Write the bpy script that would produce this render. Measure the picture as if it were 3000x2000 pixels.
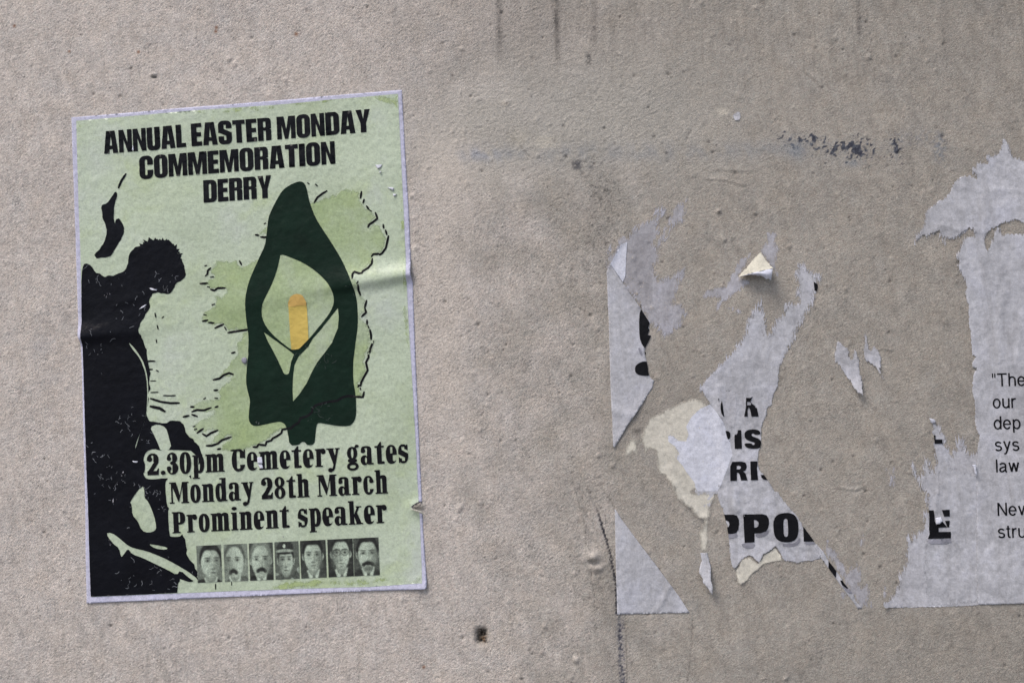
import bpy, math, random
import numpy as np
from mathutils import Matrix, Vector
from mathutils.geometry import delaunay_2d_cdt

for o in list(bpy.data.objects):
    bpy.data.objects.remove(o)
SC = bpy.context.scene
COL = SC.collection

# ------------------------------------------------------------------ camera
CAM_P = np.array([0.11328943, -1.06845007, 1.42615153])
CAM_R = np.array([[0.99364744, 0.03999168, 0.10519233],
                  [0.10762999, -0.06467687, -0.99208502],
                  [-0.03287164, 0.99710459, -0.06857031]])
cd = bpy.data.cameras.new('camera'); cam = bpy.data.objects.new('camera', cd); COL.objects.link(cam)
cd.sensor_width = 36; cd.lens = 45; cd.clip_start = 0.01; cd.clip_end = 500
m4 = Matrix.Identity(4)
for i in range(3):
    for j in range(3):
        m4[i][j] = CAM_R[i, j]
    m4[i][3] = CAM_P[i]
cam.matrix_world = m4
SC.camera = cam
SC.render.resolution_x = 1024; SC.render.resolution_y = 682

# ------------------------------------------------------------------ sky and soft sun (overcast)
SUN_EL, SUN_AZ = math.radians(57), math.radians(222)      # azimuth from +Y towards +X: high, front left
world = bpy.data.worlds.new('World'); SC.world = world; world.use_nodes = True
wt = world.node_tree; wt.nodes.clear()
sky = wt.nodes.new('ShaderNodeTexSky'); sky.sky_type = 'NISHITA'; sky.sun_disc = False
sky.sun_elevation = SUN_EL; sky.sun_rotation = SUN_AZ
sky.air_density = 1.0; sky.dust_density = 4.0; sky.ozone_density = 1.0
bg = wt.nodes.new('ShaderNodeBackground'); bg.inputs[1].default_value = 0.10
wo = wt.nodes.new('ShaderNodeOutputWorld')
wt.links.new(sky.outputs[0], bg.inputs[0]); wt.links.new(bg.outputs[0], wo.inputs[0])
sd = bpy.data.lights.new('sun', 'SUN'); sd.energy = 1.4; sd.angle = math.radians(24); sd.color = (1.0, 0.955, 0.9)
sun = bpy.data.objects.new('sun', sd); COL.objects.link(sun)
sdir = Vector((math.sin(SUN_AZ) * math.cos(SUN_EL), math.cos(SUN_AZ) * math.cos(SUN_EL), math.sin(SUN_EL)))
sun.rotation_euler = sdir.to_track_quat('Z', 'Y').to_euler(); sun.location = sdir * 20
SC.view_settings.view_transform = 'Standard'; SC.view_settings.look = 'None'
SC.view_settings.gamma = 1; SC.view_settings.use_curve_mapping = False
SC.view_settings.exposure = 0.60

# ------------------------------------------------------------------ photo pixel -> point on the wall plane y = 0
F_PX = 45 / 36 * 3000
def wall_xz(p):
    p = np.atleast_2d(np.asarray(p, float))
    d = np.stack([p[:, 0] - 1500, 1000 - p[:, 1], np.full(len(p), -F_PX)], 1) @ CAM_R.T
    k = -CAM_P[1] / d[:, 1]
    w = CAM_P + d * k[:, None]
    return w[:, [0, 2]]
CROPS = {'a': (200, 240, 3.92), 'b': (700, 240, 3.92), 'c': (200, 640, 3.92), 'd': (700, 640, 3.92),
         'e': (200, 1000, 3.92), 'f': (700, 1000, 3.92), 'g': (200, 1380, 3.92), 'h': (700, 1380, 3.92),
         'A': (1700, 540, 5.2267), 'B': (2050, 540, 5.2267), 'C': (1700, 840, 5.2267), 'D': (2050, 840, 5.2267),
         'E': (1700, 1140, 5.2267), 'F': (2050, 1140, 5.2267), 'G': (1700, 1440, 3.92), 'H': (2050, 1440, 3.92),
         'I': (2400, 380, 3.92), 'K': (2400, 780, 3.92), 'J': (2400, 1100, 3.92), 'L': (2400, 1440, 3.92),
         'T': (1300, 0, 2.6133), 'U': (2100, 0, 2.6133), 'O': (1200, 1400, 2.6133), 'V': (0, 0, 2.6133), 'P': (0, 0, 1.0)}
def px(s):
    """'A 10,20 30,40 B 5,6' -> source pixels; the letter names the crop the numbers were read in"""
    out = []; c = CROPS['P']
    for t in s.split():
        if t in CROPS: c = CROPS[t]
        else:
            x, y = t.split(','); out.append((c[0] + float(x) / c[2], c[1] + float(y) / c[2]))
    return np.array(out)
def W(s): return wall_xz(px(s))

# ------------------------------------------------------------------ noise fields on the fine part of the wall
ST = 0.0009
X0, X1, Z0, Z1 = -0.50, 0.48, 1.165, 1.86
NX, NZ = int(round((X1 - X0) / ST)) + 1, int(round((Z1 - Z0) / ST)) + 1
GX = X0 + np.arange(NX) * ST; GZ = Z0 + np.arange(NZ) * ST
XX, ZZ = np.meshgrid(GX, GZ)
fx = np.fft.fftfreq(NX, ST)[None, :]; fz = np.fft.fftfreq(NZ, ST)[:, None]
def spec(lo, hi, seed, ax=1.0, az=1.0, ang=0.0, slope=0.0):
    """band-passed noise, wavelengths lo..hi (m), unit variance"""
    r = np.random.default_rng(seed).standard_normal((NZ, NX))
    c, s = math.cos(ang), math.sin(ang)
    k = np.hypot((fx * c + fz * s) * ax, (-fx * s + fz * c) * az) + 1e-9
    w = np.exp(-(k * lo) ** 2 * 0.5) * (1 - np.exp(-(k * hi) ** 2 * 0.5)) / (k ** slope)
    n = np.fft.ifft2(np.fft.fft2(r) * w).real
    return n / n.std()
def blur(a, sig):
    return np.fft.ifft2(np.fft.fft2(a) * np.exp(-2 * (math.pi * sig) ** 2 * (fx ** 2 + fz ** 2))).real
def sstep(a, b, x):
    t = np.clip((x - a) / (b - a), 0, 1); return t * t * (3 - 2 * t)
# photo pixel coordinates of every grid node (used to place stains and relief)
def to_px(x, z):
    v = np.stack([x - CAM_P[0], np.full_like(x, -CAM_P[1]), z - CAM_P[2]], -1) @ CAM_R
    return 1500 + F_PX * v[..., 0] / -v[..., 2], 1000 - F_PX * v[..., 1] / -v[..., 2]
PX, PY = to_px(XX, ZZ)
def blob(x, y, rx, ry=None, p=2.0):
    ry = ry or rx
    return np.exp(-(np.abs((PX - x) / rx) ** p + np.abs((PY - y) / ry) ** p))
def line_dist(pts):
    """distance (photo pixels) of each node to a polyline, and position along it 0..1"""
    pts = np.asarray(pts, float); best = np.full(PX.shape, 1e9); tt = np.zeros(PX.shape)
    n = len(pts) - 1
    for i in range(n):
        a, b = pts[i], pts[i + 1]; d = b - a; L = d @ d
        t = np.clip(((PX - a[0]) * d[0] + (PY - a[1]) * d[1]) / L, 0, 1)
        q = np.hypot(PX - a[0] - t * d[0], PY - a[1] - t * d[1])
        m = q < best; best[m] = q[m]; tt[m] = ((i + t) / n)[m]
    return best, tt

# ---- relief in millimetres
right = sstep(1500, 2100, PX + 0.05 * (PY - 1000))
smooth_patch = np.clip(blob(1700, 330, 420, 200, 3) + 0.7 * blob(1330, 420, 200, 130), 0, 1)
rough = (1.0 - 0.42 * right) * (1 - 0.62 * smooth_patch)
rough *= 0.85 + 0.3 * np.clip(spec(0.03, 0.12, 5) * 0.5 + 0.5, 0, 1)
grain = spec(0.0008, 0.0034, 1, 1.1, 0.9, 0.2, 0.2)
grain2 = spec(0.0013, 0.0060, 2, 1.15, 0.85, 0.22, 0.5)
H = rough * (0.135 * (grain - .2 * grain ** 2) + 0.085 * (grain2 - .25 * grain2 ** 2))
H += 0.05 * spec(0.010, 0.04, 3, 1.2, 0.7, 0.3) * (0.6 + 0.4 * rough)
H += 0.4 * spec(0.12, 0.40, 4)
# trowelled ridge that runs down the wall right of the whole poster
rx_ = 1362 + 18 * np.sin(PY / 170) + 0.03 * (PY - 1000)
fade = sstep(430, 650, PY) * (1 - 0.75 * sstep(1150, 1500, PY))
H += fade * 1.5 * np.where(PX < rx_, np.exp(-((PX - rx_) / 60) ** 2), np.exp(-((PX - rx_) / 130) ** 2))
# shallow corner: right part turns away a little
H -= 2.6 * sstep(1380, 2400, PX)
# long trowel strokes on the smooth patch and to its right
strokes = spec(0.0012, 0.012, 8, 5.0, .9, 0.25)
H += 0.10 * strokes * np.clip(smooth_patch + 0.5 * blob(2000, 560, 350, 120), 0, 1)
for pts, a, w in ((px('T 2040,1300 2150,1290 2250,1300 2350,1305'), .25, 6), (px('T 2020,1365 2150,1370 2230,1395 2300,1415'), .45, 4),
                  (px('U 690,540 750,590 800,650'), .6, 5), (px('O 1240,20 1290,150 1320,250 1350,420 1365,560'), .5, 8),
                  (px('J 250,1290 420,1310 520,1270'), .4, 4), (px('K 660,960 740,940 830,960'), .4, 4)):
    d, t = line_dist(pts); H += a * np.exp(-(d / w) ** 2) - 0.6 * a * np.exp(-((d - 1.6 * w) / w) ** 2) * (PY > np.interp(PX, pts[:, 0], pts[:, 1]))
# grit: small proud grains and pits
rng = np.random.default_rng(11)
pit = np.zeros_like(H)
def bump_at(bx, by, r, a, target):
    wx, wz = wall_xz((bx, by))[0]; r = r * 0.00029
    i0, i1 = int((wx - 3 * r - X0) / ST), int((wx + 3 * r - X0) / ST) + 2
    j0, j1 = int((wz - 3 * r - Z0) / ST), int((wz + 3 * r - Z0) / ST) + 2
    i0, j0 = max(i0, 0), max(j0, 0)
    if i1 <= i0 or j1 <= j0: return
    sx, sz = XX[j0:j1, i0:i1], ZZ[j0:j1, i0:i1]
    target[j0:j1, i0:i1] += a * np.exp(-(((sx - wx) ** 2 + (sz - wz) ** 2) / (r * r)) ** 1.3)
for k in range(520):
    bump_at(rng.uniform(-80, 3100), rng.uniform(-80, 2080), rng.uniform(3.5, 7.5), rng.uniform(.25, .8), H)
for k in range(420):
    bx, by, r, a = rng.uniform(-80, 3100), rng.uniform(-80, 2080), rng.uniform(3, 5.5), rng.uniform(.3, .9)
    if bx < 1300 and rng.random() < .6: continue
    bump_at(bx, by, r, -a, H); bump_at(bx, by, r, a, pit)
for s, r, a in (('O 1035,1135', 7, 1.5), ('O 1275,1390', 8, 1.8), ('O 1015,1330', 6, 1.2), ('A 2200,840', 7, 1.4), ('A 2120,410', 6, 1.2),
                ('B 1370,950', 6, 1.1), ('B 300,410', 5, 1.2), ('U 1165,435', 8, 1.3), ('V 1750,450', 8, 1.2), ('V 1790,490', 8, 1.0),
                ('V 1180,575', 7, 1.2), ('b 1860,330', 8, .8), ('d 2030,345', 9, .9), ('b 1990,1310', 7, 1.0), ('O 390,215', 9, 1.1),
                ('O 375,240', 8, .9), ('O 60,872', 5, 1.0), ('E 270,1010', 6, 1.4), ('E 500,1160', 7, 1.2), ('T 480,790', 10, .9)):
    q = px(s)[0]; bump_at(q[0], q[1], r, a, H)
# lump over the crack, gouge with a stone in it, bulge where the poster edge is ripped
H += 3.2 * blob(1738, 1630, 17, 14) - 2.2 * blob(1738, 1648, 15, 8) + 2.4 * blob(1750, 1664, 16, 8)
gouge = blob(1411, 1862, 17, 23, 4) + 0.0 * H
H += -4.2 * gouge * (1 + 0.35 * grain2) + 2.6 * blob(1418, 1872, 8, 10)
H += 1.9 * blob(1222, 1484, 22, 15) * (1 + .3 * grain2)
H += -1.3 * blob(451, 226, 9, 3.5, 3) + 0.7 * blob(449, 219, 9, 3)
# cracks
CRACKS = [(px('O 1380,110 1440,250 1490,420 1530,560 1560,700 1580,800 1587,1040'), 1.0, 1.5),
          (px('O 1605,1045 1612,1120 1608,1210 1622,1300 1620,1420 1630,1510 1624,1600'), .8, 2.2),
          (px('O 1240,0 1290,150 1315,280 1350,380 1350,520'), .35, 1.0), (px('O 1390,690 1400,820 1420,900 1410,980'), .5, 1.0),
          (px('O 1460,220 1500,290 1510,360'), .4, 1.0), (px('O 1530,160 1560,210 1580,260'), .5, 1.3),
          (px('T 1860,1065 1880,1020 1890,1000'), .5, 1.4), (px('T 590,1120 620,1160 650,1195'), .4, 1.2),
          (px('O 2165,1050 2160,1300 2130,1568'), .2, 1.0), (px('O 1650,1050 1660,1300 1665,1568'), .2, 1.0)]
crack_dark = np.zeros_like(H); wob = spec(0.002, 0.008, 21) * 2.2
for i, (pts, depth, w) in enumerate(CRACKS):
    d, t = line_dist(pts); d = np.abs(d + (wob if i != 1 else wob * 1.6) * .55)
    g = np.exp(-(d / (w * 2.0)) ** 2)
    H -= depth * g
    crack_dark = np.maximum(crack_dark, g * (.5 if i > 1 else 0))
dA, tA = line_dist(CRACKS[0][0]); dB, tB = line_dist(CRACKS[1][0])
# crazed skin near the crack
def crazing(box, n, seed):
    r = np.random.default_rng(seed)
    pts = np.stack([r.uniform(box[0] - 30, box[2] + 30, n), r.uniform(box[1] - 30, box[3] + 30, n)], 1)
    m = (PX > box[0]) & (PX < box[2]) & (PY > box[1]) & (PY < box[3])
    q = np.stack([PX[m] + wob[m] * 1.5, PY[m] + wob[m] * 1.5], 1)
    d1 = np.full(len(q), 1e9); d2 = d1.copy()
    for p in pts:
        d = np.hypot(q[:, 0] - p[0], q[:, 1] - p[1])
        n1 = d < d1; d2 = np.where(n1, d1, np.minimum(d2, d)); d1 = np.where(n1, d, d1)
    out = np.zeros_like(H); out[m] = np.exp(-((d2 - d1) / 2.6) ** 2)
    e = np.minimum.reduce([PX - box[0], box[2] - PX, PY - box[1], box[3] - PY])
    return out * sstep(0, 45, e)
craze = crazing((1650, 1380, 1830, 1800), 130, 3) + .7 * crazing((1640, 480, 1830, 1000), 230, 4) + .5 * crazing((2180, 330, 2330, 520), 90, 6)
craze *= np.clip(.6 + .5 * spec(0.01, 0.04, 31), 0, 1)
H -= 0.22 * craze
# paint flecks are a skin: slightly proud
fl_n = spec(0.0022, 0.014, 41, 1, .9, 0, .8); fl_big = spec(0.010, 0.05, 42)
fleck_zone = np.clip(blob(2370, 420, 70, 34, 3) + blob(2500, 440, 90, 42, 3) + blob(2625, 430, 22, 44, 3) * 1.1 + .55 * blob(2290, 405, 45, 25, 3), 0, 1)
fl_c = spec(0.0028, 0.016, 43, 1, 1, 0, 1.0)
clump = np.clip(1.0 * blob(2380, 403, 17, 17) + .8 * blob(2345, 408, 12, 10) + 1.1 * blob(2515, 440, 26, 22) + .8 * blob(2480, 425, 25, 14) + 1.2 * blob(2626, 425, 11, 17) + .6 * blob(2285, 405, 16, 10) + .7 * blob(2615, 452, 8, 10) + .5 * blob(2440, 430, 30, 16), 0, 1.3)
fleck = sstep(0, .22, fl_c * .75 + fl_n * .3 + 2.0 * clump + .95 * fleck_zone - 1.85) * (fleck_zone > .1)
H += 0.10 * fleck

# window so that the relief dies out towards the plain rest of the wall
win = np.minimum.reduce([XX - X0, X1 - XX, ZZ - Z0, Z1 - ZZ]); win = sstep(0, 0.035, win)
H = H * win * 0.001

# paper rides on the high points of the render
def dil(a):
    for ax in (0, 1):
        a = np.maximum.reduce([a, np.roll(a, 1, ax), np.roll(a, -1, ax)])
    return a
Hd = dil(H)
PAPER = blur(Hd, 0.0024) + 0.45 * (blur(H, 0.0013) - blur(H, 0.0030)) + 0.00009 * spec(0.006, 0.024, 77)
H = np.minimum(H, PAPER + 0.00012)
SKIN = blur(H, 0.0005)
def sample(F, x, z):
    u = np.clip((np.asarray(x) - X0) / ST, 0, NX - 1.001); v = np.clip((np.asarray(z) - Z0) / ST, 0, NZ - 1.001)
    i = u.astype(int); j = v.astype(int); a = u - i; b = v - j
    return (F[j, i] * (1 - a) + F[j, i + 1] * a) * (1 - b) + (F[j + 1, i] * (1 - a) + F[j + 1, i + 1] * a) * b

# ---- colour of the render: beige and grey paint with light falloff put in, dirt, drips, paint remnants (linear albedo)
def c3(*c): return np.array(c)[None, None, :]
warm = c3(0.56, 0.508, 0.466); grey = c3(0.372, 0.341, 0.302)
FALLOFF = 1 - .09 * sstep(2200, 3000, PX) - .05 * sstep(1500, 2000, PY) * sstep(1800, 3000, PX)  # lens falloff to the right and lower right, put into the colour
tone = sstep(1050, 2050, PX + 90 * spec(0.05, 0.25, 51) + .12 * (1000 - PY))  # greyer paint to the right, with the drop in light painted in too
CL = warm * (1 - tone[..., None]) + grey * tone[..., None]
def tint(mask, col, amt=1.0):
    global CL
    k = np.clip(mask * amt, 0, 1)[..., None]; CL = CL * (1 - k) + c3(*col) * k
CL *= 1 + .055 * spec(0.0007, 0.003, 60)[..., None] + .03 * spec(0.0018, 0.006, 61)[..., None]
CL = CL * FALLOFF[..., None]
pat = spec(0.02, 0.09, 52, .7, 1.2, .3)
CL *= (1 + 0.045 * pat + 0.03 * spec(0.006, 0.02, 53))[..., None]
CL *= 1 + 0.006 * spec(0.03, 0.12, 54)[..., None] * c3(1.0, .1, -1.0)
CL *= 1 + 0.006 * spec(0.004, 0.02, 55)[..., None] * c3(1.2, -.6, -.6)
tint(smooth_patch, (0.44, 0.418, 0.378), .7)
tint(blob(1300, 880, 80, 420, 3) + .8 * blob(1330, 480, 120, 90), (.585, .525, .465), .5)  # pale band along the ridge: brightness of its lit side painted in
tint(np.exp(-((PY - 455 + .02 * (PX - 1350)) / 26) ** 2) * sstep(1300, 1450, PX) * sstep(2500, 2200, PX) * np.clip(.6 + .4 * pat, 0, 1), (.275, .285, .30), .5)
tint(blob(1500, 80, 420, 130), (0.37, 0.332, 0.302), .45)  # broad vignette-like darkening at top centre, put into the colour
vst = np.clip(spec(0.005, 0.03, 56, 1.0, 8.0), 0, 3)
tint(vst * sstep(420, 60, PY) * sstep(1300, 2000, PX), (0.21, 0.19, 0.165), .15)
tint(vst * sstep(1500, 1900, PY), (0.25, 0.23, 0.20), .10)
for x, y1, w, a in ((1462, 185, 9, .75), (1630, 195, 9, 1.0), (1741, 165, 9, .5), (2517, 130, 8, .6), (2624, 60, 7, .5), (2010, 40, 9, .35), (2770, 200, 12, .3)):
    tint(np.exp(-((PX - x - .012 * PY + wob) / w) ** 2) * sstep(y1 + 25, y1 - 70, PY) * (.8 + .2 * pat), (0.15, 0.138, 0.127), a)
tint(blob(1724, 172, 8, 19, 3) * (fl_n > -.9), (0.09, .09, .088), .8)
tint(blob(1400, 450, 60, 22) * np.clip(.6 + .5 * pat, 0, 1), (.30, .325, .40), .45)
tint(blob(1690, 450, 120, 50), (.27, .26, .245), .12)
tint(blob(1690, 484, 15, 16, 4) * (fl_n > -1.1), (.085, .085, .095), .85)
tint(blob(1730, 490, 8, 6), (.10, .11, .13), .6)
dirt = np.clip(blob(1755, 640, 45, 190, 3) + .6 * blob(1790, 560, 60, 60) + .5 * blob(1500, 400, 120, 30), 0, 1)
tint(dirt, (.22, .21, .19), .18)
tint(dirt * sstep(1.5, 1.9, fl_n), (.055, .057, .06), .7)
tint(dirt * sstep(.6, 1.6, spec(.0015, .02, 81)), (.12, .12, .118), .4)
for s, r in (('A 380,85', 5), ('A 310,225', 5), ('A 415,905', 7), ('A 300,1500', 5), ('T 540,1065', 8), ('T 1705,1165', 6), ('T 2025,1080', 5),
             ('T 2085,1105', 4), ('V 615,265', 4), ('V 185,590', 3), ('V 450,1435', 4), ('O 1225,598', 5), ('O 860,1530', 7), ('O 570,608', 5),
             ('E 870,640', 12), ('A 2120,418', 5), ('U 1090,255', 5), ('U 100,335', 5), ('L 705,860', 6), ('T 65,575', 5), ('B 870,455', 4), ('C 1575,610', 4)):
    q = px(s)[0]; tint(blob(q[0] + 0, q[1], r, r * .75, 3) * (fl_n > -.9), (.07, .068, .066), .8)
for s, r in (('V 1655,210', 5), ('V 1650,240', 5), ('V 2268,262', 6), ('V 530,395', 4), ('V 1060,400', 5), ('V 110,200', 5), ('O 108,1445', 5)):
    q = px(s)[0]; tint(blob(q[0], q[1], r, r, 3), (.25, .105, .045), .8)
q = px('T 2135,850')[0]; tint(blob(q[0], q[1], 16, 10, 3), (.60, .55, .47), .9)
q = px('T 780,1090')[0]; tint(blob(q[0], q[1], 34, 20, 3), (.54, .50, .43), .75)
q = px('T 575,1060')[0]; tint(blob(q[0], q[1], 26, 26, 3), (.52, .48, .41), .6)
q = px('T 468,795')[0]; tint(blob(q[0], q[1], 10, 7, 3), (.50, .45, .39), .8)
tint(crack_dark, (.09, .085, .08), .75)
tint(craze, (.12, .112, .10), .42)
tint(np.clip(pit, 0, 1), (.11, .10, .09), .75)
tint(sstep(4.2, 2.0, np.abs(dA + wob * .6)) * sstep(.10, .25, tA), (.018, .02, .035), .95)
tint(sstep(9, 4, dB + wob * 1.2) * (fl_n > .15), (.025, .03, .06), .9)
tint(sstep(12, 5, dB + wob * 1.5), (.17, .18, .23), .3)
tint(blob(1790, 1900, 40, 300), (.22, .2, .175), .25)
tint(fleck, (.028, .033, .055), .94)
tint(fleck_zone * sstep(-.2, 1.0, fl_n), (.21, .225, .25), .35)
tint(np.clip(blob(2335, 440, 28, 28) + .8 * blob(2500, 478, 22, 10), 0, 1), (.20, .235, .28), .55)
tint(blob(2755, 430, 18, 40) * np.clip(.5 + .6 * fl_n, 0, 1), (.15, .18, .225), .75)
tint(blob(2690, 400, 60, 25) * np.clip(.4 + .5 * fl_n, 0, 1), (.22, .24, .28), .4)
tint(gouge, (.085, .07, .055), .95)
tint(blob(1416, 1872, 8, 9) * (fl_n > -.3), (.21, .13, .075), .9)
tint(blob(1411, 1862, 24, 30, 3) - gouge, (.40, .35, .28), .5)
tint(blob(1222, 1484, 20, 13, 3), (.21, .20, .17), .8)
tint(blob(451, 227, 9, 3.5, 3), (.045, .05, .045), .9)
tint(blob(1950, 1240, 200, 170) * 1.0, (.255, .23, .20), .35)
CL = np.clip(CL, .01, .8)

# ------------------------------------------------------------------ materials
def new_mat(name):
    m = bpy.data.materials.new(name); m.use_nodes = True
    nt = m.node_tree; nt.nodes.clear()
    out = nt.nodes.new('ShaderNodeOutputMaterial'); b = nt.nodes.new('ShaderNodeBsdfPrincipled')
    nt.links.new(b.outputs[0], out.inputs[0])
    return m, nt, b, out
def N(nt, kind, **kw):
    n = nt.nodes.new(kind)
    for k, v in kw.items():
        if k in n.inputs: n.inputs[k].default_value = v
        else: setattr(n, k, v)
    return n
def noise(nt, scale, detail=3, rough=.55, co=None, dist=0.0):
    n = N(nt, 'ShaderNodeTexNoise', Scale=scale, Detail=detail, Roughness=rough, Distortion=dist)
    nt.links.new(co, n.inputs['Vector']); return n.outputs['Fac']
def ramp(nt, fac, stops):
    r = nt.nodes.new('ShaderNodeValToRGB'); e = r.color_ramp.elements
    while len(e) < len(stops): e.new(.5)
    for i, (p, c) in enumerate(stops):
        e[i].position = p; e[i].color = (*c, 1) if len(c) == 3 else c
    nt.links.new(fac, r.inputs[0]); return r.outputs[0]
def mixc(nt, mode, fac, a, b):
    m = nt.nodes.new('ShaderNodeMix'); m.data_type = 'RGBA'; m.blend_type = mode
    for k, v in ((0, fac), (6, a), (7, b)):
        if isinstance(v, (int, float)): m.inputs[k].default_value = v
        elif isinstance(v, tuple): m.inputs[k].default_value = (*v, 1)
        else: nt.links.new(v, m.inputs[k])
    return m.outputs[2]
def bump(nt, bsdf, h, strength, dist):
    b = N(nt, 'ShaderNodeBump', Strength=strength, Distance=dist); nt.links.new(h, b.inputs['Height']); nt.links.new(b.outputs[0], bsdf.inputs['Normal'])
def g(v): return (v, v, v)

def wall_mat():
    m, nt, b, out = new_mat('painted_render')
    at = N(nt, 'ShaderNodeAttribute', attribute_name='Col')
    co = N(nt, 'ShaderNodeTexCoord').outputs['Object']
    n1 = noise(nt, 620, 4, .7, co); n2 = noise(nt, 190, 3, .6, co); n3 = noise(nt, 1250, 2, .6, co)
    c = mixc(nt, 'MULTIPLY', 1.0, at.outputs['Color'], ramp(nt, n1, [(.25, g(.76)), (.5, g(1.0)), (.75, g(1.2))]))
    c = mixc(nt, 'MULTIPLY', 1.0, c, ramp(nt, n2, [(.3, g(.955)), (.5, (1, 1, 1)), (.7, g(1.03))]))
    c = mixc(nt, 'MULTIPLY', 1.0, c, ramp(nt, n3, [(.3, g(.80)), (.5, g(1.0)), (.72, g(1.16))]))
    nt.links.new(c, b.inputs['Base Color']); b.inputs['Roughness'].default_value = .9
    b.inputs['Specular IOR Level'].default_value = .2
    s = N(nt, 'ShaderNodeMath', operation='ADD'); nt.links.new(n1, s.inputs[0]); nt.links.new(n3, s.inputs[1])
    bump(nt, b, s.outputs[0], .7, .0008)
    return m
def add_fray(nt, b, out, co, full, sc=(520, 520, 150), rot=-.35, gain=5.0, lo=.22, hi=.55):
    at = N(nt, 'ShaderNodeAttribute', attribute_name='edge')
    mp = N(nt, 'ShaderNodeMapping'); nt.links.new(co, mp.inputs[0]); mp.inputs['Scale'].default_value = sc
    mp.inputs['Rotation'].default_value = (0, rot, 0)
    nz = noise(nt, 1.0, 5, .8, mp.outputs[0])
    a = N(nt, 'ShaderNodeMath', operation='MULTIPLY_ADD'); nt.links.new(nz, a.inputs[0]); a.inputs[1].default_value = gain; a.inputs[2].default_value = -gain * .5
    k = N(nt, 'ShaderNodeMath', operation='MULTIPLY_ADD'); nt.links.new(at.outputs['Fac'], k.inputs[0]); k.inputs[1].default_value = 1.6; nt.links.new(a.outputs[0], k.inputs[2])
    r = ramp(nt, k.outputs[0], [(lo, g(0.0)), (hi, g(full))])
    tr = nt.nodes.new('ShaderNodeBsdfTransparent'); mx = nt.nodes.new('ShaderNodeMixShader')
    nt.links.new(r, mx.inputs[0]); nt.links.new(tr.outputs[0], mx.inputs[1]); nt.links.new(b.outputs[0], mx.inputs[2])
    nt.links.new(mx.outputs[0], out.inputs[0])
def paper_mat(name, base, var=.10, tintc=(.97, .98, 1.03), fray=False, wear=0.0, rough=.75, streak=True, soft=False):
    m, nt, b, out = new_mat(name)
    co = N(nt, 'ShaderNodeTexCoord').outputs['Object']
    n1 = noise(nt, 28, 5, .62, co); n2 = noise(nt, 330, 4, .7, co); n3 = noise(nt, 1200, 2, .6, co)
    c = mixc(nt, 'MULTIPLY', 1.0, base, ramp(nt, n1, [(.28, g(1 - var * 1.5)), (.5, g(1.0)), (.72, tuple(t * (1 + var * .5) for t in tintc))]))
    c = mixc(nt, 'MULTIPLY', 1.0, c, ramp(nt, n2, [(.3, g(.80)), (.52, g(1.0)), (.75, g(1.14))]))
    c = mixc(nt, 'MULTIPLY', 1.0, c, ramp(nt, n3, [(.3, g(.88)), (.7, g(1.09))]))
    c = mixc(nt, 'MULTIPLY', 1.0, c, ramp(nt, noise(nt, 110, 4, .7, co), [(.32, g(1 - var)), (.55, g(1.0)), (.72, g(1 + .6 * var))]))
    if streak:
        mp = N(nt, 'ShaderNodeMapping'); nt.links.new(co, mp.inputs[0]); mp.inputs['Scale'].default_value = (48, 48, 8); mp.inputs['Rotation'].default_value = (0, -.12, 0)
        n4 = noise(nt, 1.0, 5, .7, mp.outputs[0], 1.2)
        c = mixc(nt, 'MULTIPLY', .8, c, ramp(nt, n4, [(.34, (.84, .83, .815)), (.50, g(1.0)), (.66, g(1.09))]))
    nt.links.new(c, b.inputs['Base Color']); b.inputs['Roughness'].default_value = rough
    b.inputs['Specular IOR Level'].default_value = .3
    bump(nt, b, n2, .5, .0008)
    if fray: add_fray(nt, b, out, co, fray, *(((300, 300, 160), -.35, 2.6, .05, 1.05) if soft else ()))
    if False:
        at = N(nt, 'ShaderNodeAttribute', attribute_name='edge')
        mp = N(nt, 'ShaderNodeMapping'); nt.links.new(co, mp.inputs[0]); mp.inputs['Scale'].default_value = (420, 420, 170)
        mp.inputs['Rotation'].default_value = (0, -.35, 0)
        nz = noise(nt, 1.0, 4, .75, mp.outputs[0])
        a = N(nt, 'ShaderNodeMath', operation='MULTIPLY_ADD'); nt.links.new(nz, a.inputs[0]); a.inputs[1].default_value = 1.9; a.inputs[2].default_value = -.95
        s = N(nt, 'ShaderNodeMath', operation='ADD'); nt.links.new(at.outputs['Fac'], s.inputs[0]); nt.links.new(a.outputs[0], s.inputs[1])
        r = ramp(nt, s.outputs[0], [(.12, g(0.0)), (.34, g(fray))])
        tr = nt.nodes.new('ShaderNodeBsdfTransparent'); mx = nt.nodes.new('ShaderNodeMixShader')
        nt.links.new(r, mx.inputs[0]); nt.links.new(tr.outputs[0], mx.inputs[1]); nt.links.new(b.outputs[0], mx.inputs[2])
        nt.links.new(mx.outputs[0], out.inputs[0])
    return m
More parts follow.
